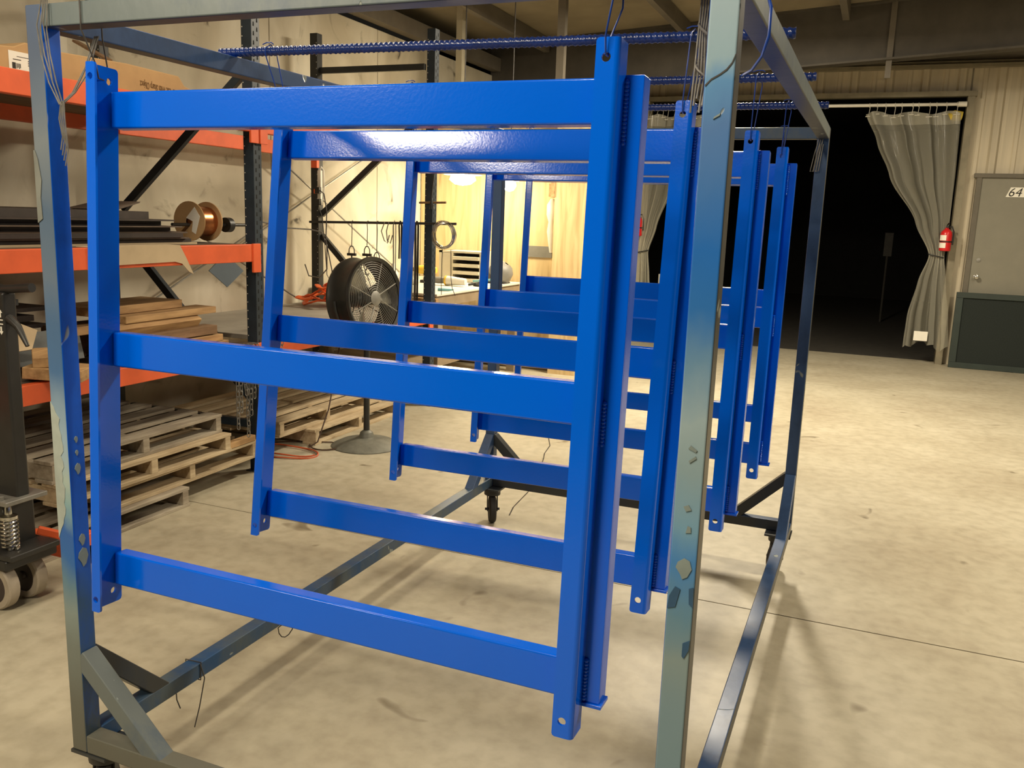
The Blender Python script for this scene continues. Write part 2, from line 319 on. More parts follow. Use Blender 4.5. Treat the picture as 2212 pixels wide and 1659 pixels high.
mat_cart('cart_inner_blue', [(0.0, DKG), (0.12, (0.04, 0.06, 0.08)), (0.22, (0.03, 0.07, 0.13)), (0.30, (0.02, 0.065, 0.16)), (0.36, (0.002, 0.085, 0.47)), (1.0, (0.002, 0.085, 0.50))], (0.003, 0.07, 0.38), 0.2, 8.0)
mat_cart('cart_rail', [(0.0, (0.06, 0.075, 0.08)), (0.1, (0.055, 0.075, 0.09)), (1.0, (0.05, 0.07, 0.09))], (0.015, 0.06, 0.15), 0.35, 12.0)
mat_cart('cart_top', [(0.0, GREY), (1.0, (0.10, 0.125, 0.13))], (0.07, 0.10, 0.14), 0.1, 15.0)
mat_cart('cart_navy', [(0.0, NAVY), (1.0, NAVY)], (0.025, 0.05, 0.11), 0.1, 21.0)
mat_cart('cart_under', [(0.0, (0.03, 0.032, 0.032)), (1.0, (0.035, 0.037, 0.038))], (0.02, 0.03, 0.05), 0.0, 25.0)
for _n,_c in (('flake_pale',(0.22,0.27,0.26)),('flake_blue',(0.03,0.09,0.18)),('flake_white',(0.40,0.45,0.41)),('flake_grey',(0.19,0.20,0.18))): mk(_n,_c,rough=0.5,var=0.2,scale=14)
def mat_clear(name, tr, col, rough):
    m, nt, b = nodes(name); N = nt.nodes.new; L = nt.links.new
    b.inputs['Base Color'].default_value = (*col, 1); b.inputs['Roughness'].default_value = rough
    t = N('ShaderNodeBsdfTransparent'); mx = N('ShaderNodeMixShader')
    tl = N('ShaderNodeBsdfTranslucent'); tl.inputs[0].default_value = (*col, 1); m2 = N('ShaderNodeMixShader'); m2.inputs[0].default_value = 0.3
    L(b.outputs[0], m2.inputs[1]); L(tl.outputs[0], m2.inputs[2])
    mx.inputs[0].default_value = 1 - tr; L(t.outputs[0], mx.inputs[1]); L(m2.outputs[0], mx.inputs[2]); L(mx.outputs[0], nt.nodes['Material Output'].inputs[0])
mat_clear('clear_plastic', 0.66, (0.70, 0.68, 0.56), 0.08)
mat_clear('clear_hem', 0.55, (0.66, 0.64, 0.54), 0.2)
def mat_emit(name, col, st):
    m, nt, b = nodes(name); b.inputs['Emission Color'].default_value = (*col, 1); b.inputs['Emission Strength'].default_value = st; b.inputs['Base Color'].default_value = (*col, 1)
mat_emit('bulb_glow', (1.0, 0.86, 0.58), 95.0)

# ================================================================== SETTING
def zc(x): return 4.0 + 0.06 * x            # roof underside
fl = MB().box(-3.3, 9, -8, 22, -0.12, -0.03).build('floor', 'dirt'); struct(fl)
for y0, y1 in ((-8, 2.186), (2.194, 8.3), (8.308, 11.02)):
    MB().box(-3.0, 9, y0, y1, -0.04, 0.0).build('slab', 'concrete_floor', fl)
MB().box(-3.0, 9, 11.03, 21.9, -0.04, -0.004).build('slab', 'floor_shade', fl)  # far slab: shade comes from the dark colour
ck = [(0.11, 2.823), (0.075, 2.97), (0.062, 3.104), (0.047, 3.268), (0.0, 3.55), (-0.05, 3.7), (-0.117, 3.968), (-0.14, 4.05), (-0.178, 4.168), (-0.22, 4.4), (-0.305, 4.601)]
m = MB()
for i in range(len(ck) - 1):
    a, b = Vector((*ck[i], 0.0008)), Vector((*ck[i + 1], 0.0008)); d = (b - a).normalized(); n = Vector((-d.y, d.x, 0)) * 0.004
    m.add([a - n * 0.8, a + n * 0.8, b + n, b - n], [(0, 1, 2, 3)])
m.build('floor_crack', 'dirt', fl)

wl = MB().box(-3.2, -2.995, -8, 11, 0, 3.44).build('wall_left', 'dirt'); struct(wl)
ys = [-7.95, -6.0, -4.27, -2.15, -0.42, 1.31, 3.04, 4.77, 6.5, 8.23, 10.0, 10.84]
for a, b in zip(ys[:-1], ys[1:]):
    p = MB().box(-3.05, -2.98, a + 0.004, b - 0.004, 0, 3.46).build('concrete_panel', 'concrete_wall', wl, bevel=0.006)

wb = MB()
wb.box(-3.0, -1.42, 10.86, 10.96, 0, 4.0); wb.box(2.72, 9, 10.86, 10.96, 0, 4.2); wb.box(-1.42, 2.72, 10.86, 10.96, 3.35, 4.05)
wb = struct(wb.build('wall_back', 'wall_plain'))
def ribmesh(h):
    prof = [(0.0, 0), (0.10, 0), (0.115, 0.012), (0.15, 0.012), (0.165, 0), (0.255, 0), (0.28, 0.035), (0.345, 0.035), (0.37, 0), (0.41, 0), (0.41, -0.02), (0.0, -0.02)]
    return MB().prism(prof, (0, 0, 0), (1, 0, 0), (0, -1, 0), (0, 0, h))
hp = None
for i in range(10):
    if hp is None: hp = ribmesh(0.36).build('metal_panel', 'metal_wall', wb); o = hp
    else: o = hp.copy(); COL.objects.link(o)
    o.location = (2.31 - 0.41 * i, 10.85, 3.30)
rp = None
for i in range(9):
    if rp is None: rp = ribmesh(3.68).build('metal_panel', 'metal_wall', wb); o = rp
    else: o = rp.copy(); COL.objects.link(o)
    o.location = (2.74 + 0.41 * i, 10.85, 0)
for i in range(4):
    o = rp.copy(); COL.objects.link(o); o.location = (-1.83 - 0.41 * i, 10.85, 0)
t1 = MB().box(-3, 9, 10.72, 10.83, 3.62, 3.66).box(-3, 9, 10.76, 10.84, 3.66, 3.70).build('trim_1', 'trim_olive'); struct(t1)
t2 = MB().box(-1.42, 2.80, 10.72, 10.84, 3.285, 3.345).build('trim_2', 'trim_olive'); struct(t2)
t3 = MB().box(2.70, 2.78, 10.74, 10.96, 0, 3.345).build('trim_3', 'trim_olive'); struct(t3)
t4 = MB().box(-1.42, -1.22, 10.74, 10.96, 0, 3.30).build('trim_4', 'column_cream'); struct(t4)
MB().box(-1.40, -1.345, 10.735, 10.74, 1.0, 3.3).build('stripe', 'red_paint', t4)

ce = MB()
ce.add([(-3.2, -8, zc(-3.2)), (9, -8, zc(9)), (9, 11, zc(9)), (-3.2, 11, zc(-3.2)), (-3.2, -8, zc(-3.2) + 0.1), (9, -8, zc(9) + 0.1), (9, 11, zc(9) + 0.1), (-3.2, 11, zc(-3.2) + 0.1)],
       [(0, 1, 2, 3), (7, 6, 5, 4), (0, 4, 5, 1), (1, 5, 6, 2), (2, 6, 7, 3), (3, 7, 4, 0)])
ce = struct(ce.build('ceiling', 'ceiling_tan'))
for x in (-2.2, -0.45, 1.3, 3.05, 4.8, 6.5, 8.2):
    MB().box(x - 0.035, x + 0.035, -8, 9.25, zc(x) - 0.17, zc(x) - 0.005).build('purlin', 'beam_pale', ce)
def rafter(y, dz, depth, matn):
    m = MB()
    for y0, y1, a, b in ((y - 0.10, y + 0.10, dz, dz + 0.02), (y - 0.012, y + 0.012, dz, dz + depth), (y - 0.10, y + 0.10, dz + depth - 0.02, dz + depth)):
        v = [(x, yy, 4.0 + 0.06 * x - zz) for zz in (b, a) for yy in (y0, y1) for x in (-3.0, 9)]
        m.add(v, [(0, 2, 3, 1), (4, 5, 7, 6), (0, 1, 5, 4), (2, 6, 7, 3), (0, 4, 6, 2), (1, 3, 7, 5)])
    return m.build('rafter', matn, ce)
rafter(9.35, 0.0, 0.62, 'steel_beam'); rafter(10.5, 0.02, 0.26, 'trim_olive'); rafter(1.5, 0.18, 0.3, 'steel_beam')
MB().box(-2.98, -2.86, -8, 10.8, 3.5, 3.66).build('eave_strut', 'beam_pale', ce)
MB().box(1.75, 1.81, 9.3, 9.33, 3.3, 4.1).build('hanger_strap', 'beam_pale', ce)
# room beyond the opening
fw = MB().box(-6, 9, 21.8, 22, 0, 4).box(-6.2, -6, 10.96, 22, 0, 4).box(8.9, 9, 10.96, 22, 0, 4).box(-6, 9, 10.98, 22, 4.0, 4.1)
struct(fw.build('wall_far', 'void_shade'))
wr = struct(MB().box(8.9, 9.05, -8, 10.9, 0, 4.6).build('wall_right', 'steel_beam'))
wf = struct(MB().box(-3.2, 9, -8.15, -8, 0, 4.6).build('wall_front', 'trim_dark'))

# plywood partition behind the bench
wp = struct(MB().box(-2.97, -0.95, 7.46, 7.54, 0, 2.78).build('wall_partition', 'bench_edge'))
for x0, x1 in ((-2.97, -2.142), (-2.138, -1.312)): MB().box(x0, x1, 7.44, 7.46, 0.02, 2.76).build('plywood_sheet', 'plywood', wp)
MB().box(-1.31, -0.95, 7.30, 7.46, 0.0, 2.76).build('plywood_sheet', 'plywood', wp)
MB().box(-1.345, -1.312, 7.28, 7.44, 1.88, 2.1).build('wood_block', 'lumber', wp)
MB().box(-2.49, -2.42, 7.28, 7.36, 2.5, 3.85).build('stud', 'column_cream', wp)
MB().box(-1.38, -1.30, 7.36, 7.44, 2.7, 3.9).build('stud', 'beam_pale', wp)

# door and number plate
dr = struct(MB().box(2.965, 3.95, 10.77, 10.81, 0.01, 2.33).build('door_1', 'door_grey', bevel=0.004))
m = MB().box(2.91, 2.965, 10.75, 10.82, 0, 2.33).box(2.88, 4.02, 10.74, 10.82, 2.33, 2.38).box(3.95, 4.0, 10.75, 10.82, 0, 2.33)
m.build('door_frame', 'door_frame', dr)
ry = Matrix.Rotation(PI / 2, 3, 'X')
MB().lathe([(0.012, 0), (0.03, 0), (0.03, 0.008), (0.012, 0.012), (0.012, 0.04), (0.026, 0.05), (0.030, 0.062), (0.022, 0.078), (0.004, 0.082)], (3.04, 10.77, 1.13), ry, 16).build('door_knob', 'chrome', dr, smooth=0.6)
MB().lathe([(0.024, 0), (0.024, 0.008), (0.010, 0.012)], (3.045, 10.77, 1.335), ry, 14).build('deadbolt', 'steel_grey', dr, smooth=0.6)
pl = MB().prism([(0, 0), (0.33, 0), (0.33, 0.115), (0.045, 0.115)], (3.245, 10.769, 2.105), (1, 0, 0), (0, 0, 1), (0, -0.002, 0)).build('number_plate', 'paper_white', dr)
text('house_number', '64', 0.145, (3.262, 10.7665, 2.113), (1, 0, 0), (0, 0, 1), 'print_black', pl, shear=0.25)
text('house_number', '1', 0.145, (3.425, 10.7665, 2.113), (1, 0, 0), (0, 0, 1), 'print_red', pl, shear=0.25)

# ================================================================== PAINT CART
W, D, ZB, ZT, S = 1.627, 2.759, 0.198, 2.095, 0.0508
cart = thing('paint_cart', (W / 2, D / 2, 0), 'tall wheeled steel tube cart with peeling grey and blue paint holding the hanging frames', 'cart')
def cbox(name, b, mats):   # mats: bottom, top, front, back, left, right
    u = sorted(set(mats)); m = MB().box(*b); m.m = [u.index(k) for k in mats]
    return m.build(name, u, cart, bevel=0.004)
GI, GU, GT, GR, GN = 'cart_inner_blue', 'cart_under', 'cart_top', 'cart_rail', 'cart_navy'
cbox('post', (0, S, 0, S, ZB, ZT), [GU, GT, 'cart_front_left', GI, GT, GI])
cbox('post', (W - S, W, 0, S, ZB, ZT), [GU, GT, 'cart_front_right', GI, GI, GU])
cbox('post', (0, S, D - S, D, ZB, ZT), [GU, GT, GN, GT, GT, GN])
cbox('post', (W - S, W, D - S, D, ZB, ZT), [GU, GT, GN, GT, GN, GU])
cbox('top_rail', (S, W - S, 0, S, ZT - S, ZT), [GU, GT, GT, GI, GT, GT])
cbox('top_rail', (S, W - S, D - S, D, ZT - S, ZT), [GU, GT, GR, GT, GT, GT])
cbox('top_rail', (0, S, S, D - S, ZT - S, ZT), [GU, GI, GT, GT, GT, GN])
cbox('top_rail', (W - S, W, S, D - S, ZT - S, ZT), [GU, GI, GT, GT, GI, GT])
cbox('bottom_rail', (S, W - S, 0, S, ZB, ZB + S), [GU, 'cart_front_left', 'cart_front_left', GI, GT, GT])
cbox('bottom_rail', (S, W - S, D - S, D, ZB, ZB + S), [GU, GN, GU, GT, GT, GT])
cbox('bottom_rail', (0, S, S, D - S, ZB, ZB + S), [GU, GR, GT, GT, GT, GR])
cbox('bottom_rail', (W - S, W, S, D - S, ZB, ZB + S), [GU, GN, GT, GT, GR, GU])
R_ = 0.255
for x, y, sx, sy in ((0, 0, 1, 1), (W, 0, -1, 1), (0, D, 1, -1), (W, D, -1, -1)):
    cx, cy = x + sx * S / 2, y + sy * S / 2; top = ZB + S + R_ - 0.03
    mt = 'cart_front_left' if (sx > 0 and sy > 0) else (GN if sy < 0 else 'cart_front_right')
    MB().beam((cx + sx * 0.012, cy, top), (cx + sx * (R_ + 0.012), cy, ZB + S * 0.6), S - 0.002, S * 0.95).build('corner_brace', GT if sy > 0 else 'cart_under', cart, bevel=0.004)
    MB().beam((cx, cy + sy * 0.012, top), (cx, cy + sy * (R_ + 0.012), ZB + S * 0.6), S - 0.002, S * 0.95).build('corner_brace', 'cart_under' if sy > 0 else GN, cart, bevel=0.004)
    kx, ky = x + sx * 0.055, y + sy * 0.058
    MB().box(kx - 0.06, kx + 0.06, ky - 0.06, ky + 0.06, ZB - 0.010, ZB - 0.001).build('caster_plate', GU, cart)
    an = 0.5 if sx > 0 else -0.25
    Rz = rotz(an); ax = Rz @ Vector((1, 0, 0)); fw_ = Rz @ Vector((0, 1, 0))
    hub = Vector((kx, ky, 0.076)) + fw_ * (-0.02)
    m = MB().lathe([(0.03, 0.15), (0.045, 0.155), (0.045, 0.188)], (kx, ky, 0), None, 16)
    for q in (-1, 1): m.beam(hub + ax * 0.027 * q + Vector((0, 0, -0.012)), Vector((kx, ky, 0.158)) + ax * 0.027 * q, 0.004, 0.034, up=fw_)
    m.beam(Vector((kx, ky, 0.152)) - ax * 0.03, Vector((kx, ky, 0.152)) + ax * 0.03, 0.05, 0.006)
    m.cyl(hub - ax * 0.040, hub + ax * 0.040, 0.007, 8)
    cs = m.build('caster', 'black_steel', cart, smooth=0.6)
    Rw = Matrix((fw_, Vector((0, 0, 1)), ax)).transposed()
    MB().lathe([(0.02, -0.019), (0.066, -0.019), (0.075, -0.012), (0.075, 0.012), (0.066, 0.019), (0.02, 0.019)], hub, Rw, 28).build('wheel', 'caster_rubber', cs, smooth=0.6)
# peeled paint flakes standing proud on the front posts
def flake(poly, x, z, matn, y=-0.0022, sc=1.0):
    MB().prism([(a * sc, b * sc) for a, b in poly], (x, y, z), (1, 0, 0), (0, 0, 1), (0, 0.002, 0)).build('paint_flake', matn, cart)
dia = [(0, -0.035), (0.012, -0.028), (0.022, -0.006), (0.016, 0.014), (0.002, 0.020), (-0.014, 0.008), (-0.018, -0.006), (-0.006, -0.022)]
flake(dia, W - S + 0.026, 1.028, 'flake_pale', sc=0.75)
flake([(0, 0), (0.010, -0.004), (0.003, -0.04), (-0.012, -0.045), (-0.010, -0.02)], W - S + 0.014, 0.985, 'flake_blue')
flake([(0, 0), (0.008, 0.004), (0.010, -0.035), (0.002, -0.03)], W - S + 0.040, 0.985, 'flake_blue')
flake([(0, 0), (0.013, 0.008), (0.012, -0.012), (0.004, -0.030), (0.0, -0.026)], W - S + 0.036, 0.875, 'flake_blue')
flake([(0, 0), (0.010, 0.004), (0.004, 0.013), (-0.005, 0.009)], W - S + 0.024, 1.133, 'flake_pale')
flake([(0, 0), (0.010, 0.002), (0.009, 0.012), (0.003, 0.014)], W - S + 0.026, 1.092, 'flake_pale')
flake([(0, 0), (0.011, 0.006), (0.012, 0.010), (0.002, 0.004)], W - S + 0.020, 1.826, 'flake_pale')
flake([(0, 0), (0.014, -0.006), (0.016, -0.002), (0.004, 0.006)], W - S + 0.020, 1.252, 'flake_pale')
flake([(0, 0), (0.012, 0.010), (0.010, 0.014), (-0.002, 0.004)], W - S + 0.024, 1.225, 'flake_pale')
# long tear in the paint skin near the top of the right post
MB().prism([(0.002, 1.882), (0.012, 1.892), (0.025, 1.899), (0.036, 1.907), (0.044, 1.917), (0.049, 1.930), (0.0505, 1.930), (0.0455, 1.915), (0.037, 1.904), (0.026, 1.8965), (0.012, 1.889), (0.003, 1.879)], (W - S, -0.0012, 0), (1, 0, 0), (0, 0, 1), (0, 0.001, 0)).build('paint_tear', 'wire_dark', cart)
fa = [(0, 0), (0.012, 0.02), (0.004, 0.06), (0.010, 0.10), (0.002, 0.14), (0.0, 0.30), (-0.03, 0.30), (-0.03, 0.0)]
rf = random.Random(11); edge = [(0.0, 0.0)]
for q in range(1, 26):
    t_ = q / 26; edge.append((min(0.042, (0.030 + rf.uniform(-0.006, 0.005)) * min(1, t_ * 5, (1 - t_) * 7 + 0.15)), 0.36 * t_))
flake(edge + [(0.0, 0.36)], 0.001, 0.80, 'flake_white', y=-0.0012)
flake([(0, 0), (0.016, 0.01), (0.014, 0.06), (0.020, 0.10), (0.012, 0.15), (0.004, 0.17), (0, 0.17)], 0.001, 1.60, 'flake_grey')
for z, s_ in ((1.065, 0.32), (1.03, 0.28), (0.99, 0.55), (0.80, 0.6), (0.755, 0.95)):
    MB().prism([(a * s_ * 0.8, b * s_) for a, b in dia], (S + 0.0002, 0.024, z), (0, 1, 0), (0, 0, 1), (0.002, 0, 0)).build('paint_flake', 'flake_pale', cart)

# ================================================================== HANGING FRAMES
H, WF, A1, D1, A2, D2, YR, RH = 1.3165, 1.2678, 0.0335, 0.093, 0.0430, 0.0535, 0.069, 0.0845
RAILS = (0.0534, 0.6237, 1.1849); T = 0.006
def rect_round(a0, a1, b0, b1, r, side):
    p = []
    if side > 0: return [(a0, b0), (a1 - r, b0), (a1 - r * .3, b0 + r * .3), (a1, b0 + r), (a1, b1 - r), (a1 - r * .3, b1 - r * .3), (a1 - r, b1), (a0, b1)]
    return [(a0 + r, b0), (a1, b0), (a1, b1), (a0 + r, b1), (a0 + r * .3, b1 - r * .3), (a0, b1 - r), (a0, b0 + r), (a0 + r * .3, b0 + r * .3)]
def make_frame():
    f = thing('steel_gate_frame', (0, 0, 0), 'x', 'metal frame', local=True)
    RC = 0.009; CZ = lambda cx, cy, a0, a1: [(cx + RC * math.cos(a), cy + RC * math.sin(a)) for a in [a0 + (a1 - a0) * i / 5 for i in range(6)]]
    # left angle iron: front leg + web leg, rounded heel at front-left
    m = MB()
    m.plate(rect_round(RC, A1, 0, H, 0.006, 1), [(A1 / 2 + 0.002, H - 0.032, 0.008), (A1 / 2 + 0.002, 0.032, 0.008)], (0, 0, 0), (1, 0, 0), (0, 0, 1), (0, T, 0))
    m.plate(rect_round(RC, D1, 0, H, 0.008, 1), [(D1 - 0.026, H - 0.032, 0.0085), (D1 - 0.026, 0.032, 0.0085)], (0, 0, 0), (0, 1, 0), (0, 0, 1), (T, 0, 0))
    arc = CZ(RC, RC, PI, 1.5 * PI); inn = [(RC + (RC - T) * math.cos(a), RC + (RC - T) * math.sin(a)) for a in [1.5 * PI - PI / 2 * i / 5 for i in range(6)]]
    m.prism(arc + inn, (0, 0, 0), (1, 0, 0), (0, 1, 0), (0, 0, H))
    m.build('angle_post', 'frame_blue', f, smooth=0.5)
    # right angle iron, heel at front-right
    m = MB()
    m.plate(rect_round(WF - A2, WF - RC, 0, H, 0.006, -1), [(WF - A2 / 2 - 0.002, H - 0.034, 0.0085), (WF - A2 / 2 - 0.002, 0.034, 0.0085)], (0, 0, 0), (1, 0, 0), (0, 0, 1), (0, T, 0))
    m.box(WF - T, WF, RC, D2, 0, H)
    arc = CZ(WF - RC, RC, 1.5 * PI, 2 * PI); inn = [(WF - RC + (RC - T) * math.cos(a), RC + (RC - T) * math.sin(a)) for a in [2 * PI - PI / 2 * i / 5 for i in range(6)]]
    m.prism(arc + inn, (0, 0, 0), (1, 0, 0), (0, 1, 0), (0, 0, H))
    m.build('angle_post', 'frame_blue', f, smooth=0.5)
    # rails, set behind the front legs
    for r in RAILS:
        z1 = H - r
        MB().box(T + 0.0005, WF - T - 0.0005, YR, YR + 0.040, z1 - RH, z1).build('rail', 'frame_blue', f, bevel=0.005)
    # stop angle welded to the outer side of the right post
    sa = MB().box(WF - 0.001, WF + 0.034, D2, D2 + T, H - 1.258, H - 0.054).box(WF + 0.028, WF + 0.034, D2 + T, D2 + 0.045, H - 1.258, H - 0.054).build('stop_angle', 'frame_blue', f, bevel=0.0012)
    MB().box(WF - 0.004, WF + 0.040, D2 - 0.006, D2 + 0.045, H - 1.266, H - 1.2585).build('end_plate', 'frame_blue', sa, bevel=0.001)
    for z0, n in ((H - 0.175, 16), (H - 0.735, 12), (H - 1.25, 12)):
        m = MB()
        for i in range(n):
            c = Vector((WF + 0.003, D2 - 0.002, z0 + i * 0.0072))
            m.lathe([(0.001, -0.005), (0.0045, -0.003), (0.006, 0), (0.0045, 0.003), (0.001, 0.005)], c, Matrix.Rotation(0.5, 3, 'X'), 8)
        m.build('weld_bead', 'frame_blue', sa, smooth=1.2)
    return f
FR = [(0.1559, 0.0168, 1.9684, -0.0058, 0.053), (0.1457, 0.7197, 1.9543, 0.0023, 0.119), (0.2196, 1.4058, 1.9524, 0.0152, 0.0888), (0.2487, 2.0662, 1.958, 0.0264, 0.0818), (0.175, 2.734, 1.983, 0.03, 0.07)]
FL_ = ['glossy blue steel frame hanging foremost, nearest the camera', 'glossy blue steel frame second from the front, with bright glare on its top rail',
       'glossy blue steel frame hanging third from the front, in the middle of the cart', 'glossy blue steel frame hanging second from the back of the cart',
       'glossy blue steel frame hanging rearmost, at the far end of the cart']
proto = make_frame(); frames = []
for i, (x, y, z, yaw, tilt) in enumerate(FR):
    o = proto if i == 0 else dup(proto)
    Rm = Euler((-tilt, 0, yaw), 'XYZ'); o.rotation_euler = Rm
    o.location = Vector((x, y, z)) + Rm.to_matrix() @ Vector((0, 0, -H))
    tag(o, FL_[i], 'metal frame', 'blue steel frames hung in the paint cart'); frames.append((o.location.copy(), Rm.to_matrix()))
def fpt(i, u, v, w): return frames[i][0] + frames[i][1] @ Vector((u, v, w))

# rebar rods lying across the top rails
def rebar_mesh(L):
    m = MB(); n = 12; N = int(L / 0.0034); v = []; f = []
    for i in range(N + 1):
        x = L * i / N
        for k in range(n):
            a = 2 * PI * k / n; ph = (x / 0.0155 + 0.30 * math.sin(a)) % 1.0
            r = 0.0112 + (0.0018 if ph < 0.42 else 0) + (0.0012 if k in (3, 9) else 0)
            v.append((x, r * math.cos(a), r * math.sin(a)))
    for i in range(N):
        for k in range(n): f.append((i * n + k, i * n + (k + 1) % n, (i + 1) * n + (k + 1) % n, (i + 1) * n + k))
    f += [tuple(range(n))[::-1], tuple(N * n + k for k in range(n))]
    return m.add(v, f)
ZR = ZT + 0.0135
RB = [((-0.012, 0.676), (1.642, 0.752)), ((-0.06, 1.405), (1.648, 1.407)), ((-0.06, 2.062), (1.650, 2.076))]
RL = ['blue painted ribbed steel rod nearest the camera, carrying the second frame', 'blue painted ribbed steel rod in the middle, carrying the third frame', 'blue painted ribbed steel rod farthest back, above the fourth frame']
BARS = [(0.0254, ZT)]
for (a, b), lb in zip(RB, RL):
    L = math.hypot(b[0] - a[0], b[1] - a[1]); r = rebar_mesh(L).build('rebar_rod', 'rebar_blue', smooth=0.9)
    r.location = (a[0], a[1], ZR); r.rotation_euler = (0, 0, math.atan2(b[1] - a[1], b[0] - a[0])); tag(r, lb, 'steel rod', 'ribbed rods across the cart top')
def bar_y(i, x):
    if i == 0: return 0.0254
    if i == 4: return D - S / 2
    a, b = RB[i - 1]; return a[1] + (b[1] - a[1]) * (x - a[0]) / (b[0] - a[0])
# hanging wires
ORD = ['foremost', 'second', 'third', 'fourth', 'rearmost']
for i in range(5):
    for side in (0, 1):
        u = A1 / 2 + 0.002 if side == 0 else WF - A2 / 2 - 0.002
        h0 = fpt(i, u, -0.004, H - 0.029 if side == 0 else H - 0.031); hb = fpt(i, u, T + 0.005, H - 0.031)
        if side == 0: h0 = fpt(i, 0.024, 0.02, H - 0.034); hb = fpt(i, -0.004, D1 - 0.026, H - 0.03)
        xb = h0.x + (0.012 if side else -0.004); yb = bar_y(i, xb)
        m = MB(); r = 0.0018
        if i in (0, 4):
            zt = ZT + 0.004; y0, y1 = yb - S / 2 - 0.004, yb + S / 2 + 0.004
            pts = [h0 + Vector((0, 0, 0)), h0 + Vector((0.0, -0.006, 0.03)), (xb, y0, ZT - S - 0.01), (xb, y0, zt), (xb, y1, zt), (xb, y1, ZT - S - 0.02), hb + Vector((0, 0.006, 0.03)), hb, h0]
        else:
            zt = ZR + 0.018; y0, y1 = yb - 0.018, yb + 0.018
            pts = [h0, h0 + Vector((0, -0.004, 0.03)), (xb - 0.006, y0, ZR - 0.012), (xb - 0.004, y0 - 0.002, ZR + 0.006), (xb, yb, zt), (xb + 0.006, y1, ZR + 0.004), (xb + 0.010, y1, ZR - 0.02), hb + Vector((0.006, 0.004, 0.03)), hb, h0]
        m.tube(pts, r, 6)
        tp = Vector((xb, y0, zt))
        m.tube([tp + Vector((0.02 * math.cos(t * 0.9), 0.004, -0.002 + 0.006 * math.sin(t))) for t in (0, 1, 2, 3)], 0.0016, 5)
        m.top('hanging_wire', 'wire_blue' if i else ('wire_dark' if side == 0 else 'wire_blue'), 'thin tie wire holding up the %s end of the %s frame' % (('left', 'right')[side], ORD[i]), 'wire', 'tie wires holding the frames', smooth=1.0)

# ---- loose wires on the cart
m = MB()
for k in range(4):
    ox = 0.010 * k; r0 = random.Random(k)
    j_ = lambda q: r0.uniform(-q, q)
    m.tube([(0.062 + ox * 0.6, -0.006, 2.10), (0.048 + ox, -0.010, 2.04 + j_(0.01)), (0.056 + ox + j_(0.004), -0.012, 1.98), (0.078 + ox * 0.8 + j_(0.006), -0.012, 1.92), (0.104 + ox * 0.3, -0.010, 1.875 + j_(0.008))], 0.0016, 5)
    m.tube([(0.106 + ox * 0.3, -0.008, 1.872 + j_(0.006)), (0.122 + ox * 0.3, 0.012, 1.90), (0.140 + ox * 0.4, 0.035, 1.96 + j_(0.01)), (0.152 + ox * 0.4, 0.056, 2.03)], 0.0016, 5)
    m.tube([(0.108 + 0.003 * k, -0.009, 1.878), (0.100 + 0.006 * k, -0.010, 1.84), (0.108 + 0.005 * k, -0.010, 1.80 - 0.01 * k), (0.100 + 0.004 * k, -0.010, 1.77 - 0.012 * k)], 0.0016, 5)
m.top('wire_bundle', 'wire_grey', 'tangle of grey tie wires looped over the upper left front corner of the cart', 'wire', smooth=1.0)
m = MB()
for k in range(5):
    ox = 0.005 * k
    m.tube([(1.556 + ox, 0.058, 2.14), (1.552 + ox, 0.062, 2.06), (1.548 + ox * 0.8, 0.066, 1.98), (1.546 + ox, 0.064 + 0.004 * k, 1.91), (1.543 + ox, 0.066, 1.845 + 0.012 * (k % 3))], 0.002, 5)
m.tube([(1.549 + 0.012 + 0.014 * math.cos(t), 0.066 + 0.012 * math.sin(t), 2.03 - t * 0.011) for t in [i * 0.7 for i in range(22)]], 0.002, 5)
m.top('wire_bundle', 'wire_grey', 'twisted bundle of tie wires hanging inside the right front post', 'wire', smooth=1.0)
MB().tube([(1.645, 0.10, 2.097), (1.652, 0.07, 2.06), (1.676, 0.0, 2.0), (1.677, -0.005, 1.955), (1.668, 0.0, 1.925), (1.652, 0.01, 1.905), (1.635, 0.015, 1.897)], 0.0028, 6).top('loose_wire', 'wire_blue', 'bent blue wire dangling outside the right front post', 'wire', smooth=1.0)
m = MB()
for k in range(3): m.tube([(1.585 + 0.008 * k, 2.70, 2.045), (1.572 + 0.01 * k, 2.69, 1.98), (1.560 + 0.012 * k, 2.69, 1.90), (1.575 + 0.01 * k, 2.69, 1.905), (1.592 + 0.006 * k, 2.695, 2.02)], 0.002, 5)
m.top('wire_bundle', 'wire_grey', 'small loop of tie wires at the far right top corner of the cart', 'wire', smooth=1.0)
for yy, lb, tl in ((0.43, 'rusty tie wire wrapped around the left bottom rail near the front brace', 0.19), (0.85, 'looped tie wire under the middle of the left bottom rail', 0.0)):
    m = MB(); e = 0.003
    m.tube([(-e, yy, ZB - e), (-e, yy, ZB + S + e), (S + e, yy + 0.004, ZB + S + e), (S + e, yy, ZB - e), (-e, yy - 0.004, ZB - e)], 0.002, 5)
    if tl: m.tube([(S + e, yy, ZB + S), (S + 0.010, yy + 0.01, ZB), (S + 0.004, yy - 0.01, ZB - 0.09), (S + 0.0, yy - 0.03, ZB - tl + 0.04)], 0.002, 5).tube([(0.0, yy - 0.05, ZB), (0.012, yy - 0.06, ZB - 0.05), (0.02, yy - 0.055, ZB - 0.08)], 0.002, 5)
    else: m.tube([(S, yy, ZB)] + [(S - 0.01 + 0.0 * t, yy + 0.035 + 0.05 * math.cos(PI + t), ZB - 0.05 - 0.055 * math.sin(t) + 0.04) for t in [i * 0.45 for i in range(8)]], 0.002, 5)
    m.top('tie_wire', 'wire_dark', lb, 'wire', smooth=1.0)

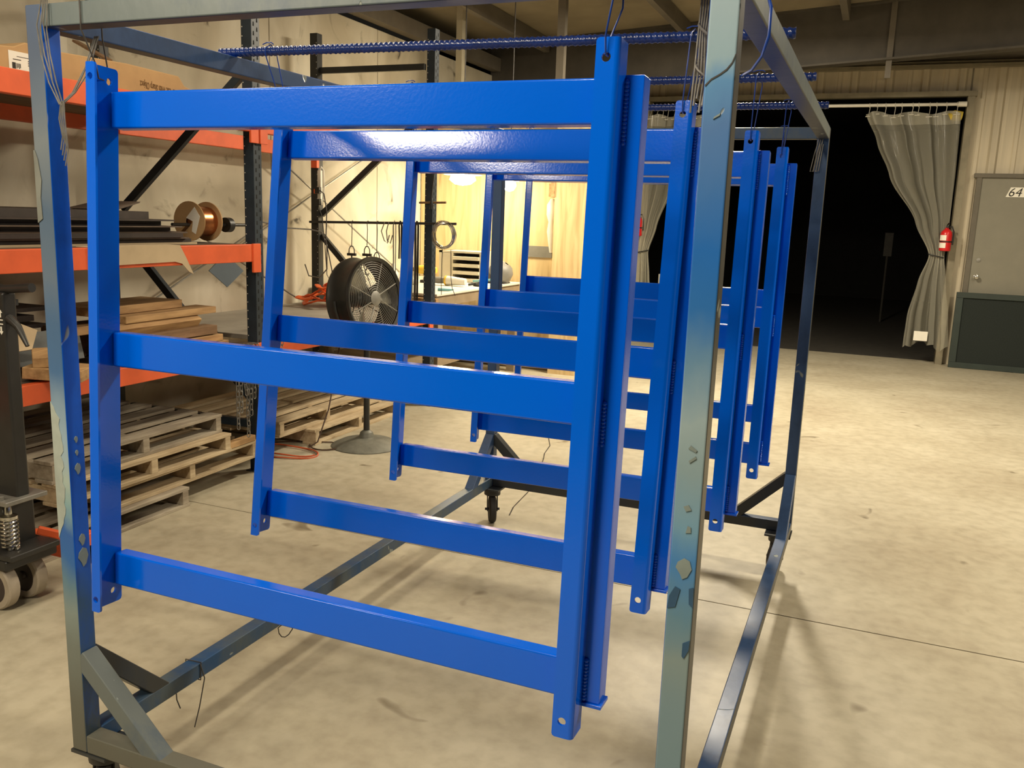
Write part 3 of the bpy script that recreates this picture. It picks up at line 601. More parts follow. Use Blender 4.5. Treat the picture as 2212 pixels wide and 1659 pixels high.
# ================================================================== PALLET RACK
rack = thing('pallet_rack', (-2.2, 2.87, 0), 'dark steel pallet rack with orange beams along the concrete wall', 'shelving')
XF, XB = (-1.700, -1.625), (-2.790, -2.715)
def slots(p, x, y0, z0, z1, faceX=True):
    m = MB(); z = z0
    while z < z1:
        for dy in (0.020, 0.052):
            zz = z + (0.025 if dy > 0.03 else 0)
            m.add([(x, y0 + dy - 0.006, zz), (x, y0 + dy + 0.006, zz), (x, y0 + dy + 0.004, zz + 0.024), (x, y0 + dy - 0.004, zz + 0.024)], [(0, 1, 2, 3)])
        z += 0.052
    o = m.build('slot_row', 'slot_dark', p); o['kind'] = 'stuff'
def rivets(p, x, y, z0, z1):
    m = MB(); z = z0
    while z < z1: m.box(x, x + 0.006, y - 0.001, y + 0.001, z, z + 0.006); z += 0.052
    o = m.build('rivet_row', 'rivet', p); o['kind'] = 'stuff'
posts = {}
for nm, x, y, zt_, mt in (('A', XF, 2.84, 3.25, 'rack_navy'), ('A2', XB, 2.75, 3.25, 'rack_black'), ('C', XF, 5.15, 3.145, 'rack_navy'), ('B', XB, 5.06, 3.14, 'rack_black')):
    yy = {'A': 2.84, 'A2': 2.75, 'C': 5.15, 'B': 5.07}[nm]
    p = MB().box(x[0], x[1], yy, yy + 0.075, 0.006, zt_).box(x[0] - 0.02, x[1] + 0.02, yy - 0.02, yy + 0.095, 0.0, 0.006).build('upright_post', mt, rack, bevel=0.003); posts[nm] = p
    if nm in 'AC': slots(p, x[1] + 0.0006, yy, 0.1, zt_ - 0.05)
    rivets(p, x[0] + 0.006 if nm in 'AC' else x[1] - 0.012, yy, 0.3, zt_ - 0.05)
for y in (2.878, 5.12):
    y2 = y; a, b = XB[1], XF[0]
    for p, q in (((a, y2, 1.62), (b, y2, 2.46)), ((a, y2, 1.44), (b, y2, 0.46)), ((a, y2, 2.84), (b, y2, 2.84)), ((a, y2, 0.30), (b, y2, 0.30))):
        MB().beam(p, q, 0.035, 0.05).build('brace', 'rack_black' if y > 3 else 'rack_navy', rack, bevel=0.002)
def beamo(x0, x1, y0, y1, z0, z1): return MB().box(x0, x1, y0, y1, z0, z1).build('beam', 'orange_beam', rack, bevel=0.004)
for y0, y1 in ((0.2, 2.84), (2.915, 5.15)):
    for z0, z1, bays in ((2.10, 2.205, 2), (1.335, 1.44, 1), (0.735, 0.83, 2)):
        if bays == 1 and y0 > 1: continue
        beamo(-1.665, -1.615, y0, y1 if y0 > 1 else y1 + 0.0, z0, z1)
        beamo(-2.80, -2.75, y0, y1 if y0 < 1 else 5.07, z0, z1)
        for yc in ((2.80,) if y0 < 1 else (2.885, 5.10)):
            MB().box(-1.622, -1.607, yc, yc + 0.07, z0 - 0.065, z1 + 0.004).build('beam_connector', 'orange_beam', rack, bevel=0.002)
MB().box(-2.76, -2.70, 5.03, 5.068, 2.02, 2.21).build('beam_connector', 'orange_beam', rack, bevel=0.002)
for p, q in (((-2.85, 4.35, 2.25), (-2.85, 6.75, 1.04)), ((-2.85, 4.2, 1.36), (-2.85, 6.3, 2.28)), ((-2.85, 2.95, 0.86), (-2.85, 4.3, 1.45)), ((-2.85, 3.6, 1.5), (-2.85, 4.9, 0.9))):
    MB().cyl(p, q, 0.008, 6).build('cross_rod', 'steel_grey', rack)
# shelf boards
MB().box(-2.74, -1.67, 0.2, 2.82, 2.185, 2.203).top('shelf_board', 'lumber_dark', 'brown board decking on the top level of the rack under the long carton', 'board')
MB().box(-2.74, -1.67, 0.2, 2.82, 1.42, 1.438).top('shelf_board', 'sheet_brown', 'dark board decking on the middle rack level under the sheet stack', 'board')
MB().box(-2.74, -1.67, 0.2, 2.82, 0.815, 0.832).top('shelf_board', 'sheet_brown', 'dark board decking on the waist-high rack level under the lumber', 'board')
MB().box(-2.745, -1.62, 2.93, 5.055, 0.8325, 0.862).top('tabletop_board', 'deck_grey', 'wide grey tabletop board lying across the orange beams behind the fan', 'board', bevel=0.003)

# long carton on the top shelf
bx = thing('cardboard_box', (-2.1, 1.7, 2.204), 'long brown cardboard carton with upside-down print on the top shelf', 'box', rot=(0.0, 0, 0))
m = MB(); zz = lambda y: 2.36 + 0.012 * math.sin(y * 5)
prof = [(0.3, 2.204), (2.46, 2.204), (2.47, 2.285), (2.40, 2.30), (2.36, 2.345), (2.0, 2.352), (1.6, 2.338), (1.42, 2.345), (1.36, 2.318), (1.30, 2.312), (0.3, 2.33)]
m.prism(prof, (-2.45, 0, 0), (0, 1, 0), (0, 0, 1), (0.72, 0, 0)).build('carton', 'cardboard', bx, bevel=0.006)
MB().box(-1.7295, -1.728, 1.33, 1.475, 2.222, 2.298).build('shipping_label', 'paper_white', bx)
m = MB().box(-1.7278, -1.727, 1.345, 1.362, 2.224, 2.25)
for k in range(4): m.box(-1.7278, -1.727, 1.366 + 0.006 * k, 1.369 + 0.006 * k, 2.226 + 0.004 * (k % 2), 2.248)
for k in range(3): m.box(-1.7278, -1.727, 1.425, 1.458, 2.262 - 0.009 * k, 2.266 - 0.009 * k)
m.box(-1.7278, -1.727, 1.35, 1.39, 2.262, 2.265).box(-1.7278, -1.727, 1.37, 1.44, 2.276, 2.278)
m.build('label_print', 'print_black', bx)
text('carton_print', 'Never Cut With Sharp Object', 0.050, (-1.7290, 2.365, 2.268), (0, -1, 0.05), (0, -0.05, -1), 'print_brown', bx, xs=0.46)
MB().beam((-2.3, 2.2, 2.52), (-1.9, 2.05, 2.38), 0.03, 0.012).top('leaning_stick', 'lumber_dark', 'thin dark stick leaning on the carton on the top shelf', 'board')

# stack of dark sheets on the middle shelf
SH = [(1.439, 2.50, 0.012, 'kraft', 0.0), (1.4520, 2.46, 0.019, 'sheet_dark', 0.0), (1.4715, 2.42, 0.008, 'sheet_brown', 0.0), (1.480, 2.36, 0.022, 'sheet_dark', 0.0), (1.5025, 2.40, 0.008, 'sheet_brown', 0.0), (1.511, 2.30, 0.024, 'sheet_dark', 0.0), (1.5355, 2.33, 0.006, 'sheet_brown', 0.0), (1.542, 2.22, 0.026, 'sheet_dark', 0.0), (1.5685, 2.26, 0.008, 'sheet_dark', 0.0), (1.577, 2.12, 0.040, 'sheet_dark', 0.0)]
ORDN = ['bottom', 'second lowest', 'third lowest', 'fourth lowest', 'fifth lowest', 'fifth highest', 'fourth highest', 'third highest', 'second highest', 'topmost']
for (z, ye, th, mt, dp), on in zip(SH, ORDN):
    m = MB(); N = 8; xs = (-2.66 + random.uniform(0, 0.1), -1.73 + random.uniform(-0.05, 0.03)); v = []; f = []
    for i in range(N + 1):
        y = 0.2 + (ye - 0.2) * i / N; dz = -dp * (i / N) ** 2 * 1.2
        v += [(xs[0], y, z + dz), (xs[1], y, z + dz), (xs[1], y, z + dz + th), (xs[0], y, z + dz + th)]
    for i in range(N):
        a = 4 * i; b = a + 4
        for k in range(4): f.append((a + k, a + (k + 1) % 4, b + (k + 1) % 4, b + k))
    f += [(3, 2, 1, 0), (4 * N, 4 * N + 1, 4 * N + 2, 4 * N + 3)]
    m.add(v, f).top('metal_sheet', mt, '%s sheet of the %s stack on the middle shelf' % (on, 'dark'), 'sheet', 'dark sheets stacked on the middle shelf')
MB().prism([(1.9, 1.622), (2.12, 1.668), (2.11, 1.66), (1.95, 1.6185)], (-2.1, 0, 0), (0, 1, 0), (0, 0, 1), (0.3, 0, 0)).top('metal_scrap', 'sheet_brown', 'brown folded scrap lying on top of the dark sheet stack beside the spool', 'sheet')
# kraft paper draped over the beam
m = MB()
out = [(1.60, 1.441), (2.19, 1.441), (2.23, 1.38), (2.285, 1.285), (2.25, 1.30), (2.20, 1.345), (2.15, 1.357), (1.60, 1.350)]
m.prism(out, (-1.6045, 0, 0), (0, 1, 0), (0, 0, 1), (-0.003, 0, 0))
m.box(-1.70, -1.6045, 1.60, 2.19, 1.441, 1.4445)
m.top('kraft_paper', 'kraft', 'tan paper sheet draped over the orange beam of the middle shelf', 'paper')
# wire spool on a rod
sp = thing('wire_spool', (-1.95, 2.72, 1.447), 'cardboard spool of copper wire on a rod at the end of the middle shelf', 'spool')
rx = Matrix.Rotation(-PI / 2, 3, 'X')
for y in (2.64, 2.79):
    MB().lathe([(0.022, 0), (0.118, 0), (0.118, 0.008), (0.022, 0.008)], (-1.95, y, 1.565), rx, 32, caps=False).build('flange', 'cardboard', sp, smooth=0.6)
MB().lathe([(0.088, 0), (0.088, 0.142)], (-1.95, 2.648, 1.565), rx, 28).build('copper_winding', 'copper', sp, smooth=0.6)
MB().cyl((-1.95, 2.5, 1.545), (-1.95, 3.25, 1.545), 0.010, 10).build('rod', 'black_steel', sp, smooth=0.8)
MB().cyl((-1.95, 2.955, 1.545), (-1.95, 3.0, 1.545), 0.046, 20).build('end_stop', 'black_plastic', sp, smooth=0.6)
MB().prism([(-0.02, 0.02), (0.045, 0.085), (0.085, 0.03), (0.05, -0.075), (0.02, -0.06), (0.03, 0.0)], (-1.95, 2.6395, 1.565), (1, 0, 0), (0, 0, 1), (0, -0.001, 0)).build('spool_label', 'paper_white', sp)
# blue-grey card hanging below the beam
MB().prism([(3.19, 1.228), (3.37, 1.107), (3.545, 1.213), (3.355, 1.339)], (-2.3, 0, 0), (0, 1, 0), (0, 0, 1), (0.006, 0, 0)).top('sheet_square', 'card_blue', 'blue-grey square sheet hung corner-down behind the rack upright', 'sheet')

# lumber on the waist-high shelf
LUM = [(-1.96, 1.075, 2.42, 0.30, 0.045, 0.65, 'lumber', 0.05), (-1.80, 1.035, 2.60, 0.15, 0.038, 0.70, 'lumber', 0.02), (-1.93, 0.985, 2.40, 0.20, 0.045, 0.75, 'lumber', -0.02), (-1.74, 0.975, 2.46, 0.05, 0.055, 0.65, 'lumber', 0.03),
       (-1.74, 0.918, 2.56, 0.10, 0.05, 0.60, 'lumber_dark', 0.0), (-1.90, 0.932, 2.50, 0.16, 0.045, 0.60, 'lumber_dark', 0.04), (-1.72, 0.872, 2.60, 0.08, 0.04, 0.65, 'lumber', 0.01), (-1.83, 0.872, 2.66, 0.10, 0.045, 0.65, 'lumber_dark', -0.02),
       (-1.72, 0.833, 2.64, 0.09, 0.038, 0.70, 'lumber', 0.0), (-1.83, 0.833, 2.70, 0.10, 0.038, 0.60, 'lumber', 0.03), (-1.96, 0.833, 2.62, 0.12, 0.06, 0.60, 'lumber_dark', 0.02), (-2.10, 0.833, 2.45, 0.12, 0.12, 0.60, 'lumber_dark', 0.0)]
LLB = ['wide pale plank topmost in the lumber pile on the shelf', 'plank with a white stamp near the top of the lumber pile', 'thick plank under the topmost one in the lumber pile', 'square stick jutting out on the right of the lumber pile',
       'dark offcut in the middle right of the lumber pile', 'dark wide offcut in the middle of the lumber pile', 'short pale stick low on the right of the lumber pile', 'dark stick low in the lumber pile',
       'pale board lowest on the right of the lumber pile', 'pale board lowest in the middle of the lumber pile', 'dark board lowest on the left of the lumber pile', 'dark timber at the back bottom of the lumber pile']
for (x, z, ye, wd, h, L, mt, a), lb in zip(LUM, LLB):
    Rm = rotz(a); c = Vector((x, ye - L / 2, z + h / 2))
    o = MB().obox(c, (wd, L, h), Rm if wd > 0.06 else Rm @ Matrix.Rotation(0.6, 3, 'Y')).top('lumber_board', mt, lb, 'board', 'lumber pile on the waist-high shelf', bevel=0.003)
    if 'stamp' in lb: MB().obox(c + Rm @ Vector((0.02, L / 2 + 0.0006, 0)), (0.05, 0.001, 0.018), Rm).build('stamp_label', 'paper_white', o)
MB().obox((-1.62, 1.40, 0.868), (0.26, 0.20, 0.055), rotz(0.5) @ Matrix.Rotation(0.06, 3, 'Y')).top('lumber_board', 'lumber', 'short pale offcut overhanging the waist-high beam behind the pallet jack', 'board', bevel=0.004)
MB().obox((-1.67, 1.36, 0.935), (0.10, 0.16, 0.05), rotz(0.9) @ Matrix.Rotation(0.15, 3, 'X')).top('lumber_board', 'lumber', 'small split block lying on the overhanging offcut behind the pallet jack', 'board', bevel=0.004)
for k, (z, ye, th, mt) in enumerate(((1.02, 1.67, 0.02, 'sheet_dark'), (1.055, 1.62, 0.03, 'sheet_dark'), (1.10, 1.74, 0.02, 'sheet_dark'), (1.135, 1.57, 0.03, 'sheet_grey'))):
    MB().box(-2.6, -2.02 - 0.02 * k, 0.3, ye, z, z + th).top('dark_panel', mt, ['lowest', 'second lowest', 'second highest', 'topmost'][k] + ' dark panel stacked on the waist-high shelf left of the lumber', 'panel', 'dark panels on the waist-high shelf')
MB().prism([(-0.28, -0.10), (0.20, -0.08), (0.26, 0.02), (0.10, 0.12), (0.02, 0.14), (-0.30, 0.10)], (-1.80, 1.16, 1.03), (0.1, 1, 0.0), (-0.5, 0.1, 0.8), (0.006, 0, 0.003)).top('cardboard_sheet', 'kraft', 'torn tan cardboard sheet leaning out of the waist-high shelf', 'cardboard')
MB().prism([(-0.4, -0.06), (0.45, -0.10), (0.5, 0.10), (-0.3, 0.12)], (-1.84, 1.22, 0.935), (0.05, 1, 0.04), (-0.6, 0.1, 0.7), (0.005, 0, 0.003)).top('metal_scrap', 'sheet_grey', 'grey metal offcut lying under the torn cardboard sheet', 'sheet')

# chains hanging on the rack upright
def chain(pts, nm):
    m = MB(); N = len(pts) - 1
    for i in range(N):
        a, b = Vector(pts[i]), Vector(pts[i + 1]); d = (b - a); L = d.length; d.normalize()
        s1 = Vector((0, 1, 0)) if i % 2 else Vector((1, 0, 0)); s1 = (s1 - d * s1.dot(d)).normalized(); c = (a + b) / 2
        hl = L * 0.5 + 0.004; r = 0.010; lp = []
        for t in range(10):
            an = 2 * PI * t / 10; ca, sa = math.cos(an), math.sin(an)
            lp.append(c + d * ((hl - r) * (1 if ca > 0 else -1) + r * ca) + s1 * r * sa)
        m.tube(lp, 0.0032, 5, closed=True)
    return m
CH = [((-1.585, 2.60, 0.80), 0.335, 0.0), ((-1.58, 2.625, 0.80), 0.42, 0.0), ((-1.585, 2.69, 0.80), 0.27, 0.004), ((-1.58, 2.715, 0.80), 0.40, 0.0), ((-1.585, 2.755, 0.80), 0.48, 0.0), ((-1.575, 2.66, 0.80), 0.52, 0.01), ((-1.585, 2.80, 0.80), 0.55, 0.0)]
for k, (p, ze, sw) in enumerate(CH):
    n = int((p[2] - ze) / 0.033); pts = [(p[0], p[1] + sw * math.sin(i), p[2] - i * 0.033) for i in range(n + 1)]
    chain([(-1.66, p[1], 0.838), (-1.628, p[1], 0.838), (-1.596, p[1], 0.836)] + pts, 0).top('steel_chain', 'wire_grey', ['leftmost', 'second', 'longest', 'fourth', 'fifth', 'shortest middle', 'rightmost'][k] + ' steel chain hanging from the waist-high beam by the upright', 'chain', 'chains hanging by the rack upright', smooth=1.0)
chain([(-1.57 - 0.0 * i, 3.0 + 0.02 * math.cos(i), 0.835 - 0.03 * i) for i in range(7)], 0).top('steel_chain', 'wire_grey', 'short chain clump hanging right of the rack upright', 'chain', smooth=1.0)
# ================================================================== PALLETS
def pallet(xf, y0, y1, z, dep, mt, label, rz=0.0, group=None, nd=6):
    p = thing('wooden_pallet', ((xf - dep / 2), (y0 + y1) / 2, z), label, 'pallet', group, local=True)
    p.rotation_euler = (0, 0, rz); L = y1 - y0; hs, hb = 0.075, 0.018
    for k in (-1, 0, 1):
        yy = k * (L / 2 - 0.03)
        MB().box(-dep / 2, dep / 2, yy - 0.022, yy + 0.022, hb, hb + hs).build('stringer', mt, p, bevel=0.002)
    for k in range(nd):
        x = dep / 2 - 0.055 - k * (dep - 0.11) / (nd - 1)
        MB().box(x - 0.055, x + 0.055, -L / 2, L / 2, hb + hs, 2 * hb + hs).build('deck_board', mt, p, bevel=0.002)
    for k in (-1, 0, 1):
        x = k * (dep / 2 - 0.055); MB().box(x - 0.055, x + 0.055, -L / 2, L / 2, 0, hb).build('bottom_board', mt, p, bevel=0.002)
    return p
G = 'pallets stacked under the rack'
pallet(-1.545, 0.95, 2.13, 0.0, 1.05, 'pallet_grey', 'lowest grey pallet of the stack on the floor beside the pallet jack', 0.0, G)
pallet(-1.60, 1.62, 2.80, 0.1115, 1.0, 'pallet_wood', 'second pallet of the stack, jutting out farthest to the right', 0.02, G)
pallet(-1.575, 1.32, 2.52, 0.223, 1.0, 'pallet_wood', 'third pallet of the stack, pale with open front', -0.01, G)
pallet(-1.62, 1.30, 2.50, 0.3345, 1.0, 'pallet_grey', 'topmost weathered pallet of the stack left of the chains', 0.015, G)
MB().obox((-1.63, 2.66, 0.2415), (0.05, 0.25, 0.035), rotz(0.03)).top('lumber_board', 'lumber', 'loose stick lying on the jutting pallet', 'board', bevel=0.002)
pallet(-1.70, 3.55, 4.75, 0.0, 0.95, 'pallet_wood', 'lower pallet under the tabletop board behind the fan pole', 0.0)
pallet(-1.78, 3.25, 4.42, 0.1115, 0.95, 'pallet_wood', 'upper pallet under the tabletop board behind the fan pole', 0.0)

# ================================================================== PALLET JACK
pj = thing('pallet_jack', (-1.3, 0.9, 0), 'black hand pallet truck with a chrome spring and orange fork at the left edge', 'pallet jack')
MB().box(-1.345, -1.225, 0.83, 0.89, 0.47, 1.30).build('steering_column', 'black_steel', pj, bevel=0.01)
h = MB().tube([(-1.40, 0.86, 1.33), (-1.25, 0.86, 1.31), (-1.10, 0.86, 1.325)], 0.018, 10); h.build('handle', 'black_steel', pj, smooth=0.8)
MB().tube([(-1.225, 0.85, 1.20), (-1.17, 0.845, 1.17), (-1.12, 0.84, 1.10)], [0.018, 0.014, 0.008], 8).build('lever', 'black_steel', pj, smooth=0.8)
m = MB()
for s_ in (1, -1):
    zc_ = 1.185 + 0.028 * s_
    m.prism([(-0.004, 0), (0.004, 0), (0.004, 0.018 * s_), (0.011, 0.018 * s_), (0, 0.032 * s_), (-0.011, 0.018 * s_), (-0.004, 0.018 * s_)], (-1.244, 0.8295, zc_ - 0.01 * s_), (1, 0, 0), (0, 0, 1), (0, -0.001, 0))
    m.box(-1.256, -1.232, 0.8285, 0.8295, zc_ - 0.022 * s_, zc_ - 0.018 * s_)
m.box(-1.29, -1.262, 0.8285, 0.8295, 1.19, 1.193).box(-1.285, -1.262, 0.8285, 0.8295, 1.218, 1.221).box(-1.28, -1.264, 0.8285, 0.8295, 1.155, 1.158)
m.build('arrow_print', 'paper_white', pj)
MB().box(-1.42, -1.20, 0.76, 0.95, 0.455, 0.475).build('top_plate', 'steel_grey', pj, bevel=0.004)
MB().box(-1.42, -1.28, 0.80, 0.95, 0.20, 0.455).build('pump_body', 'black_steel', pj, bevel=0.012)
MB().box(-1.46, -1.17, 0.74, 0.97, 0.235, 0.26).build('base_plate', 'black_steel', pj, bevel=0.006)
MB().box(-1.40, -1.20, 0.74, 0.98, 0.19, 0.235).build('steer_block', 'black_steel', pj, bevel=0.01)
m = MB().tube([(-1.245 + 0.030 * math.cos(t), 0.80 + 0.030 * math.sin(t), 0.268 + t / (2 * PI) * 0.0165) for t in [i * PI / 6 for i in range(12 * 8)]], 0.0055, 6)
m.build('spring', 'chrome', pj, smooth=0.9)
MB().lathe([(0.012, 0.26), (0.012, 0.39), (0.034, 0.392), (0.034, 0.405), (0.014, 0.412), (0.012, 0.44), (0.004, 0.452)], (-1.245, 0.80, 0), None, 16).build('spring_rod', 'chrome', pj, smooth=0.6)
for x, y in ((-1.25, 0.775), (-1.36, 0.775)):
    MB().lathe([(0.014, 0.475), (0.014, 0.49), (0.008, 0.492)], (x, y, 0), None, 6).build('bolt', 'steel_grey', pj)
for y in (0.785, 0.915):
    wv = MB().lathe([(0.07, -0.026), (0.094, -0.026), (0.1, -0.02), (0.1, 0.02), (0.094, 0.026), (0.07, 0.026)], (-1.315, y, 0.1), rx, 30, caps=False).build('wheel', 'wheel_tan', pj, smooth=0.6)
    MB().lathe([(0.004, -0.030), (0.016, -0.028), (0.02, -0.020), (0.07, -0.020), (0.07, 0.020), (0.01, 0.022)], (-1.315, y, 0.1), rx, 24).build('hub', 'wheel_hub', wv, smooth=0.5)
m = MB().box(-1.53, -1.16, 1.10, 1.15, 0.10, 0.19).box(-1.21, -1.16, 1.06, 1.15, 0.10, 0.24).beam((-1.19, 1.08, 0.22), (-1.30, 0.97, 0.28), 0.03, 0.03)
m.build('fork_frame', 'orange_beam', pj, bevel=0.004)

# ================================================================== FAN
fn = thing('pedestal_fan', (-1.40, 3.72, 0), 'black drum pedestal fan with wire grille standing in front of the tabletop board', 'fan')
FC = Vector((-1.40, 3.74, 1.06)); ax = (Vector((1.0, -0.16, 0.10))).normalized(); sd = ax.cross(Vector((0, 0, 1))).normalized(); up = sd.cross(ax)
RF = Matrix((sd, up, ax)).transposed()
MB().lathe([(0.262, -0.10), (0.285, -0.11), (0.29, -0.09), (0.275, -0.06), (0.275, 0.05), (0.29, 0.075), (0.285, 0.095), (0.262, 0.085), (0.262, -0.10)], FC, RF, 48, caps=False).build('drum', 'fan_black', fn, smooth=0.6)
for zz_ in (0.088, -0.098):
    m = MB()
    for k in range(1, 15):
        r = 0.05 + 0.0155 * k; m.tube([FC + RF @ Vector((r * math.cos(t), r * math.sin(t), zz_ - 0.012 * (r / 0.27) ** 2 * (1 if zz_ > 0 else -1))) for t in [2 * PI * i / 28 for i in range(28)]], 0.0016, 4, closed=True)
    for k in range(8):
        t = 2 * PI * k / 8 + 0.3; m.tube([FC + RF @ Vector((0.05 * math.cos(t), 0.05 * math.sin(t), zz_)), FC + RF @ Vector((0.278 * math.cos(t + 0.12), 0.278 * math.sin(t + 0.12), zz_ - 0.012))], 0.004, 5)
    g = m.build('grille', 'steel_grey' if zz_ > 0 else 'fan_black', fn, smooth=1.0)
    MB().lathe([(0.05, zz_ - 0.004), (0.052, zz_ + 0.004), (0.03, zz_ + 0.012)], FC, RF, 20).build('grille_badge', 'steel_grey', g, smooth=0.6)
for k in range(3):
    t0 = 2 * PI * k / 3 + 0.9; v = []; f = []
    for i in range(7):
        r = 0.05 + 0.032 * i; wd = 0.35 + 0.10 * math.sin(i / 6 * PI)
        for j in range(4):
            t = t0 + wd * (j / 3 - 0.5) * 2; v.append(FC + RF @ Vector((r * math.cos(t), r * math.sin(t), 0.035 * (j / 3 - 0.5) * 2)))
    for i in range(6):
        for j in range(3): f.append((i * 4 + j, i * 4 + j + 1, (i + 1) * 4 + j + 1, (i + 1) * 4 + j))
    b_ = MB().add(v, f).build('blade', 'fan_blade', fn, smooth=1.0); md = b_.modifiers.new('solid', 'SOLIDIFY'); md.thickness = 0.003
MB().lathe([(0.03, -0.16), (0.06, -0.15), (0.06, -0.02), (0.045, 0.0), (0.045, 0.03)], FC, RF, 20).build('motor', 'fan_black', fn, smooth=0.6)
m = MB().tube([FC + RF @ Vector((0.30 * math.cos(t), 0.30 * math.sin(t), -0.02)) for t in [PI + PI * i / 14 for i in range(15)]], 0.012, 6)
m.build('yoke', 'fan_black', fn, smooth=0.8)
PB = FC + RF @ Vector((0, -0.30, -0.02))
MB().cyl((PB.x, PB.y, 0.09), (PB.x, PB.y, PB.z + 0.01), 0.022, 14).build('pole', 'fan_black', fn, smooth=0.8)
MB().lathe([(0.25, 0.0), (0.25, 0.006), (0.19, 0.035), (0.10, 0.058), (0.055, 0.066), (0.045, 0.10), (0.025, 0.115)], (PB.x, PB.y, 0), None, 40).build('base', 'fan_base', fn, smooth=0.6)
# cords on the floor
def loop(cx, cy, rx_, ry_, a0, a1, n=18, z=0.006, wob=0.0): return [(cx + rx_ * math.cos(a0 + (a1 - a0) * i / n), cy + ry_ * math.sin(a0 + (a1 - a0) * i / n), z + 0.003 * math.sin(i)) for i in range(n + 1)]
MB().tube(loop(-1.80, 3.30, 0.28, 0.15, 0.4, 6.6, 26) + loop(-1.77, 3.31, 0.25, 0.11, 6.7, 12.4, 26, 0.014), 0.0055, 6).top('extension_cord', 'cord_orange', 'orange extension cord coiled on the floor left of the fan base', 'cord', smooth=1.0)
MB().tube([(-1.72, 3.92, 0.80), (-1.68, 3.80, 0.55), (-1.66, 3.66, 0.25), (-1.68, 3.55, 0.03), (-1.70, 3.5, 0.008)] + loop(-1.62, 3.56, 0.12, 0.10, 3.4, 8.0, 14) + [(-1.9, 3.55, 0.006), (-2.2, 3.3, 0.006)], 0.005, 6).build('power_cord', 'cord_brown', fn, smooth=1.0)

# ================================================================== TABLE, RODS, HOOKS
m = MB(); rnd = random.Random(3)
for k in range(9):
    c = Vector((-2.36 + rnd.uniform(-0.16, 0.16), 4.72 + rnd.uniform(-0.14, 0.14), 0.885 + 0.016 * k)); a0 = rnd.uniform(0, 6); ra, rb = rnd.uniform(0.09, 0.20), rnd.uniform(0.05, 0.10); tl = rnd.uniform(-0.05, 0.10)
    m.tube([c + Vector((ra * math.cos(t + a0), rb * math.sin(t + a0) + 0.03 * math.cos(2 * t), 0.02 + tl * math.sin(t) * 0.5 + 0.015 * math.sin(3 * t))) for t in [i * 0.42 for i in range(15)]], 0.024, 6, flat=(0.35, 1.0))
o = m.top('lifting_strap', 'strap_orange', 'bright orange webbing strap heaped on the grey tabletop board', 'strap', smooth=0.9)
o.location.z = 0.8625
MB().cyl((-2.79, 5.045, 1.555), (-1.385, 5.12, 1.585), 0.011, 8).top('hanging_rod', 'black_steel', 'black rod running across the rack end with hooks and straps on it', 'rod', smooth=0.8)
MB().cyl((-1.74, 5.13, 1.75), (-1.49, 5.13, 1.757), 0.009, 8).top('hanging_rod', 'lumber_dark', 'short rod sticking out at the second upright above the hooks', 'rod', smooth=0.8)
def rz_(x): return 1.555 + (x + 2.79) * 0.02135, 5.045 + (x + 2.79) * 0.0534
def hook(x, drop, label):
    z, y = rz_(x); y -= 0.014; m = MB()
    m.tube([(x, y + 0.028, z), (x, y + 0.014, z + 0.016), (x, y, z), (x + 0.004, y, z - 0.06), (x, y, z - drop)], 0.0035, 5)
    zb = z - drop
    m.tube([(x - 0.028, y, zb - 0.07), (x - 0.026, y, zb - 0.03), (x - 0.012, y, zb - 0.004), (x + 0.012, y, zb - 0.004), (x + 0.026, y, zb - 0.03), (x + 0.028, y, zb - 0.07)], 0.005, 6)
    m.obox((x, y, zb - 0.075), (0.085, 0.02, 0.022))
    m.tube([(x, y, zb - 0.08), (x, y, zb - 0.19), (x - 0.018, y, zb - 0.215), (x - 0.012, y, zb - 0.245), (x + 0.012, y, zb - 0.25), (x + 0.018, y, zb - 0.235)], 0.007, 6)
    m.top('crane_hook', 'black_steel', label, 'hook', 'hooks hanging on the black rod', smooth=0.8)
hook(-2.36, 0.20, 'leftmost black hook hanging on the rod behind the fan'); hook(-2.21, 0.20, 'middle black hook hanging on the rod behind the fan'); hook(-2.115, 0.25, 'rightmost black hook hanging on the rod behind the fan')
z, y = rz_(-2.04)
m = MB()
for k in range(2): m.tube([(-2.04 + 0.04 * k, y - 0.016, z + 0.008), (-2.07 + 0.05 * k, y - 0.02, z - 0.07), (-2.04 + 0.03 * k, y - 0.02, z - 0.15), (-2.01 + 0.03 * k, y - 0.02, z - 0.17), (-1.99 + 0.03 * k, y - 0.02, z - 0.10)], 0.005, 6)
m.top('bungee_cord', 'wire_grey', 'small grey looped cord on the rod right of the hooks', 'cord', smooth=0.9)
for k, (x, L, wd) in enumerate(((-1.955, 0.62, 0.014), (-1.90, 0.30, 0.016), (-1.845, 0.70, 0.016), (-1.81, 0.55, 0.02), (-1.775, 0.72, 0.016), (-1.745, 0.66, 0.018))):
    z, y = rz_(x); m = MB()
    m.tube([(x, y + 0.02, z - L), (x + 0.004, y + 0.016, z - 0.02), (x, y, z + 0.018), (x - 0.003, y - 0.016, z - 0.02), (x + 0.004, y - 0.02, z - L * 0.5), (x, y - 0.018, z - L)], wd * 0.55, 6, flat=(1.0, 0.35) if k % 2 else (0.4, 1.0))
    m.top('hanging_strap', 'black_plastic' if k % 2 else 'tool_grey', ['leftmost', 'second', 'third', 'fourth', 'fifth', 'rightmost'][k] + ' dark strap draped over the black rod left of the wire coil', 'strap', 'dark straps on the black rod', smooth=0.9)
z, y = rz_(-1.48); m = MB()
for k in range(14):
    a = rnd.uniform(0, 6); r = 0.105 + rnd.uniform(-0.012, 0.012); yy = y - 0.03 + rnd.uniform(-0.025, 0.025)
    m.tube([(-1.48 + r * 0.78 * math.cos(t) + 0.004 * math.sin(3 * t + a), yy + 0.03 * math.cos(t), z - 0.092 + r * math.sin(t)) for t in [2 * PI * i / 26 for i in range(26)]], 0.003, 4, closed=True)
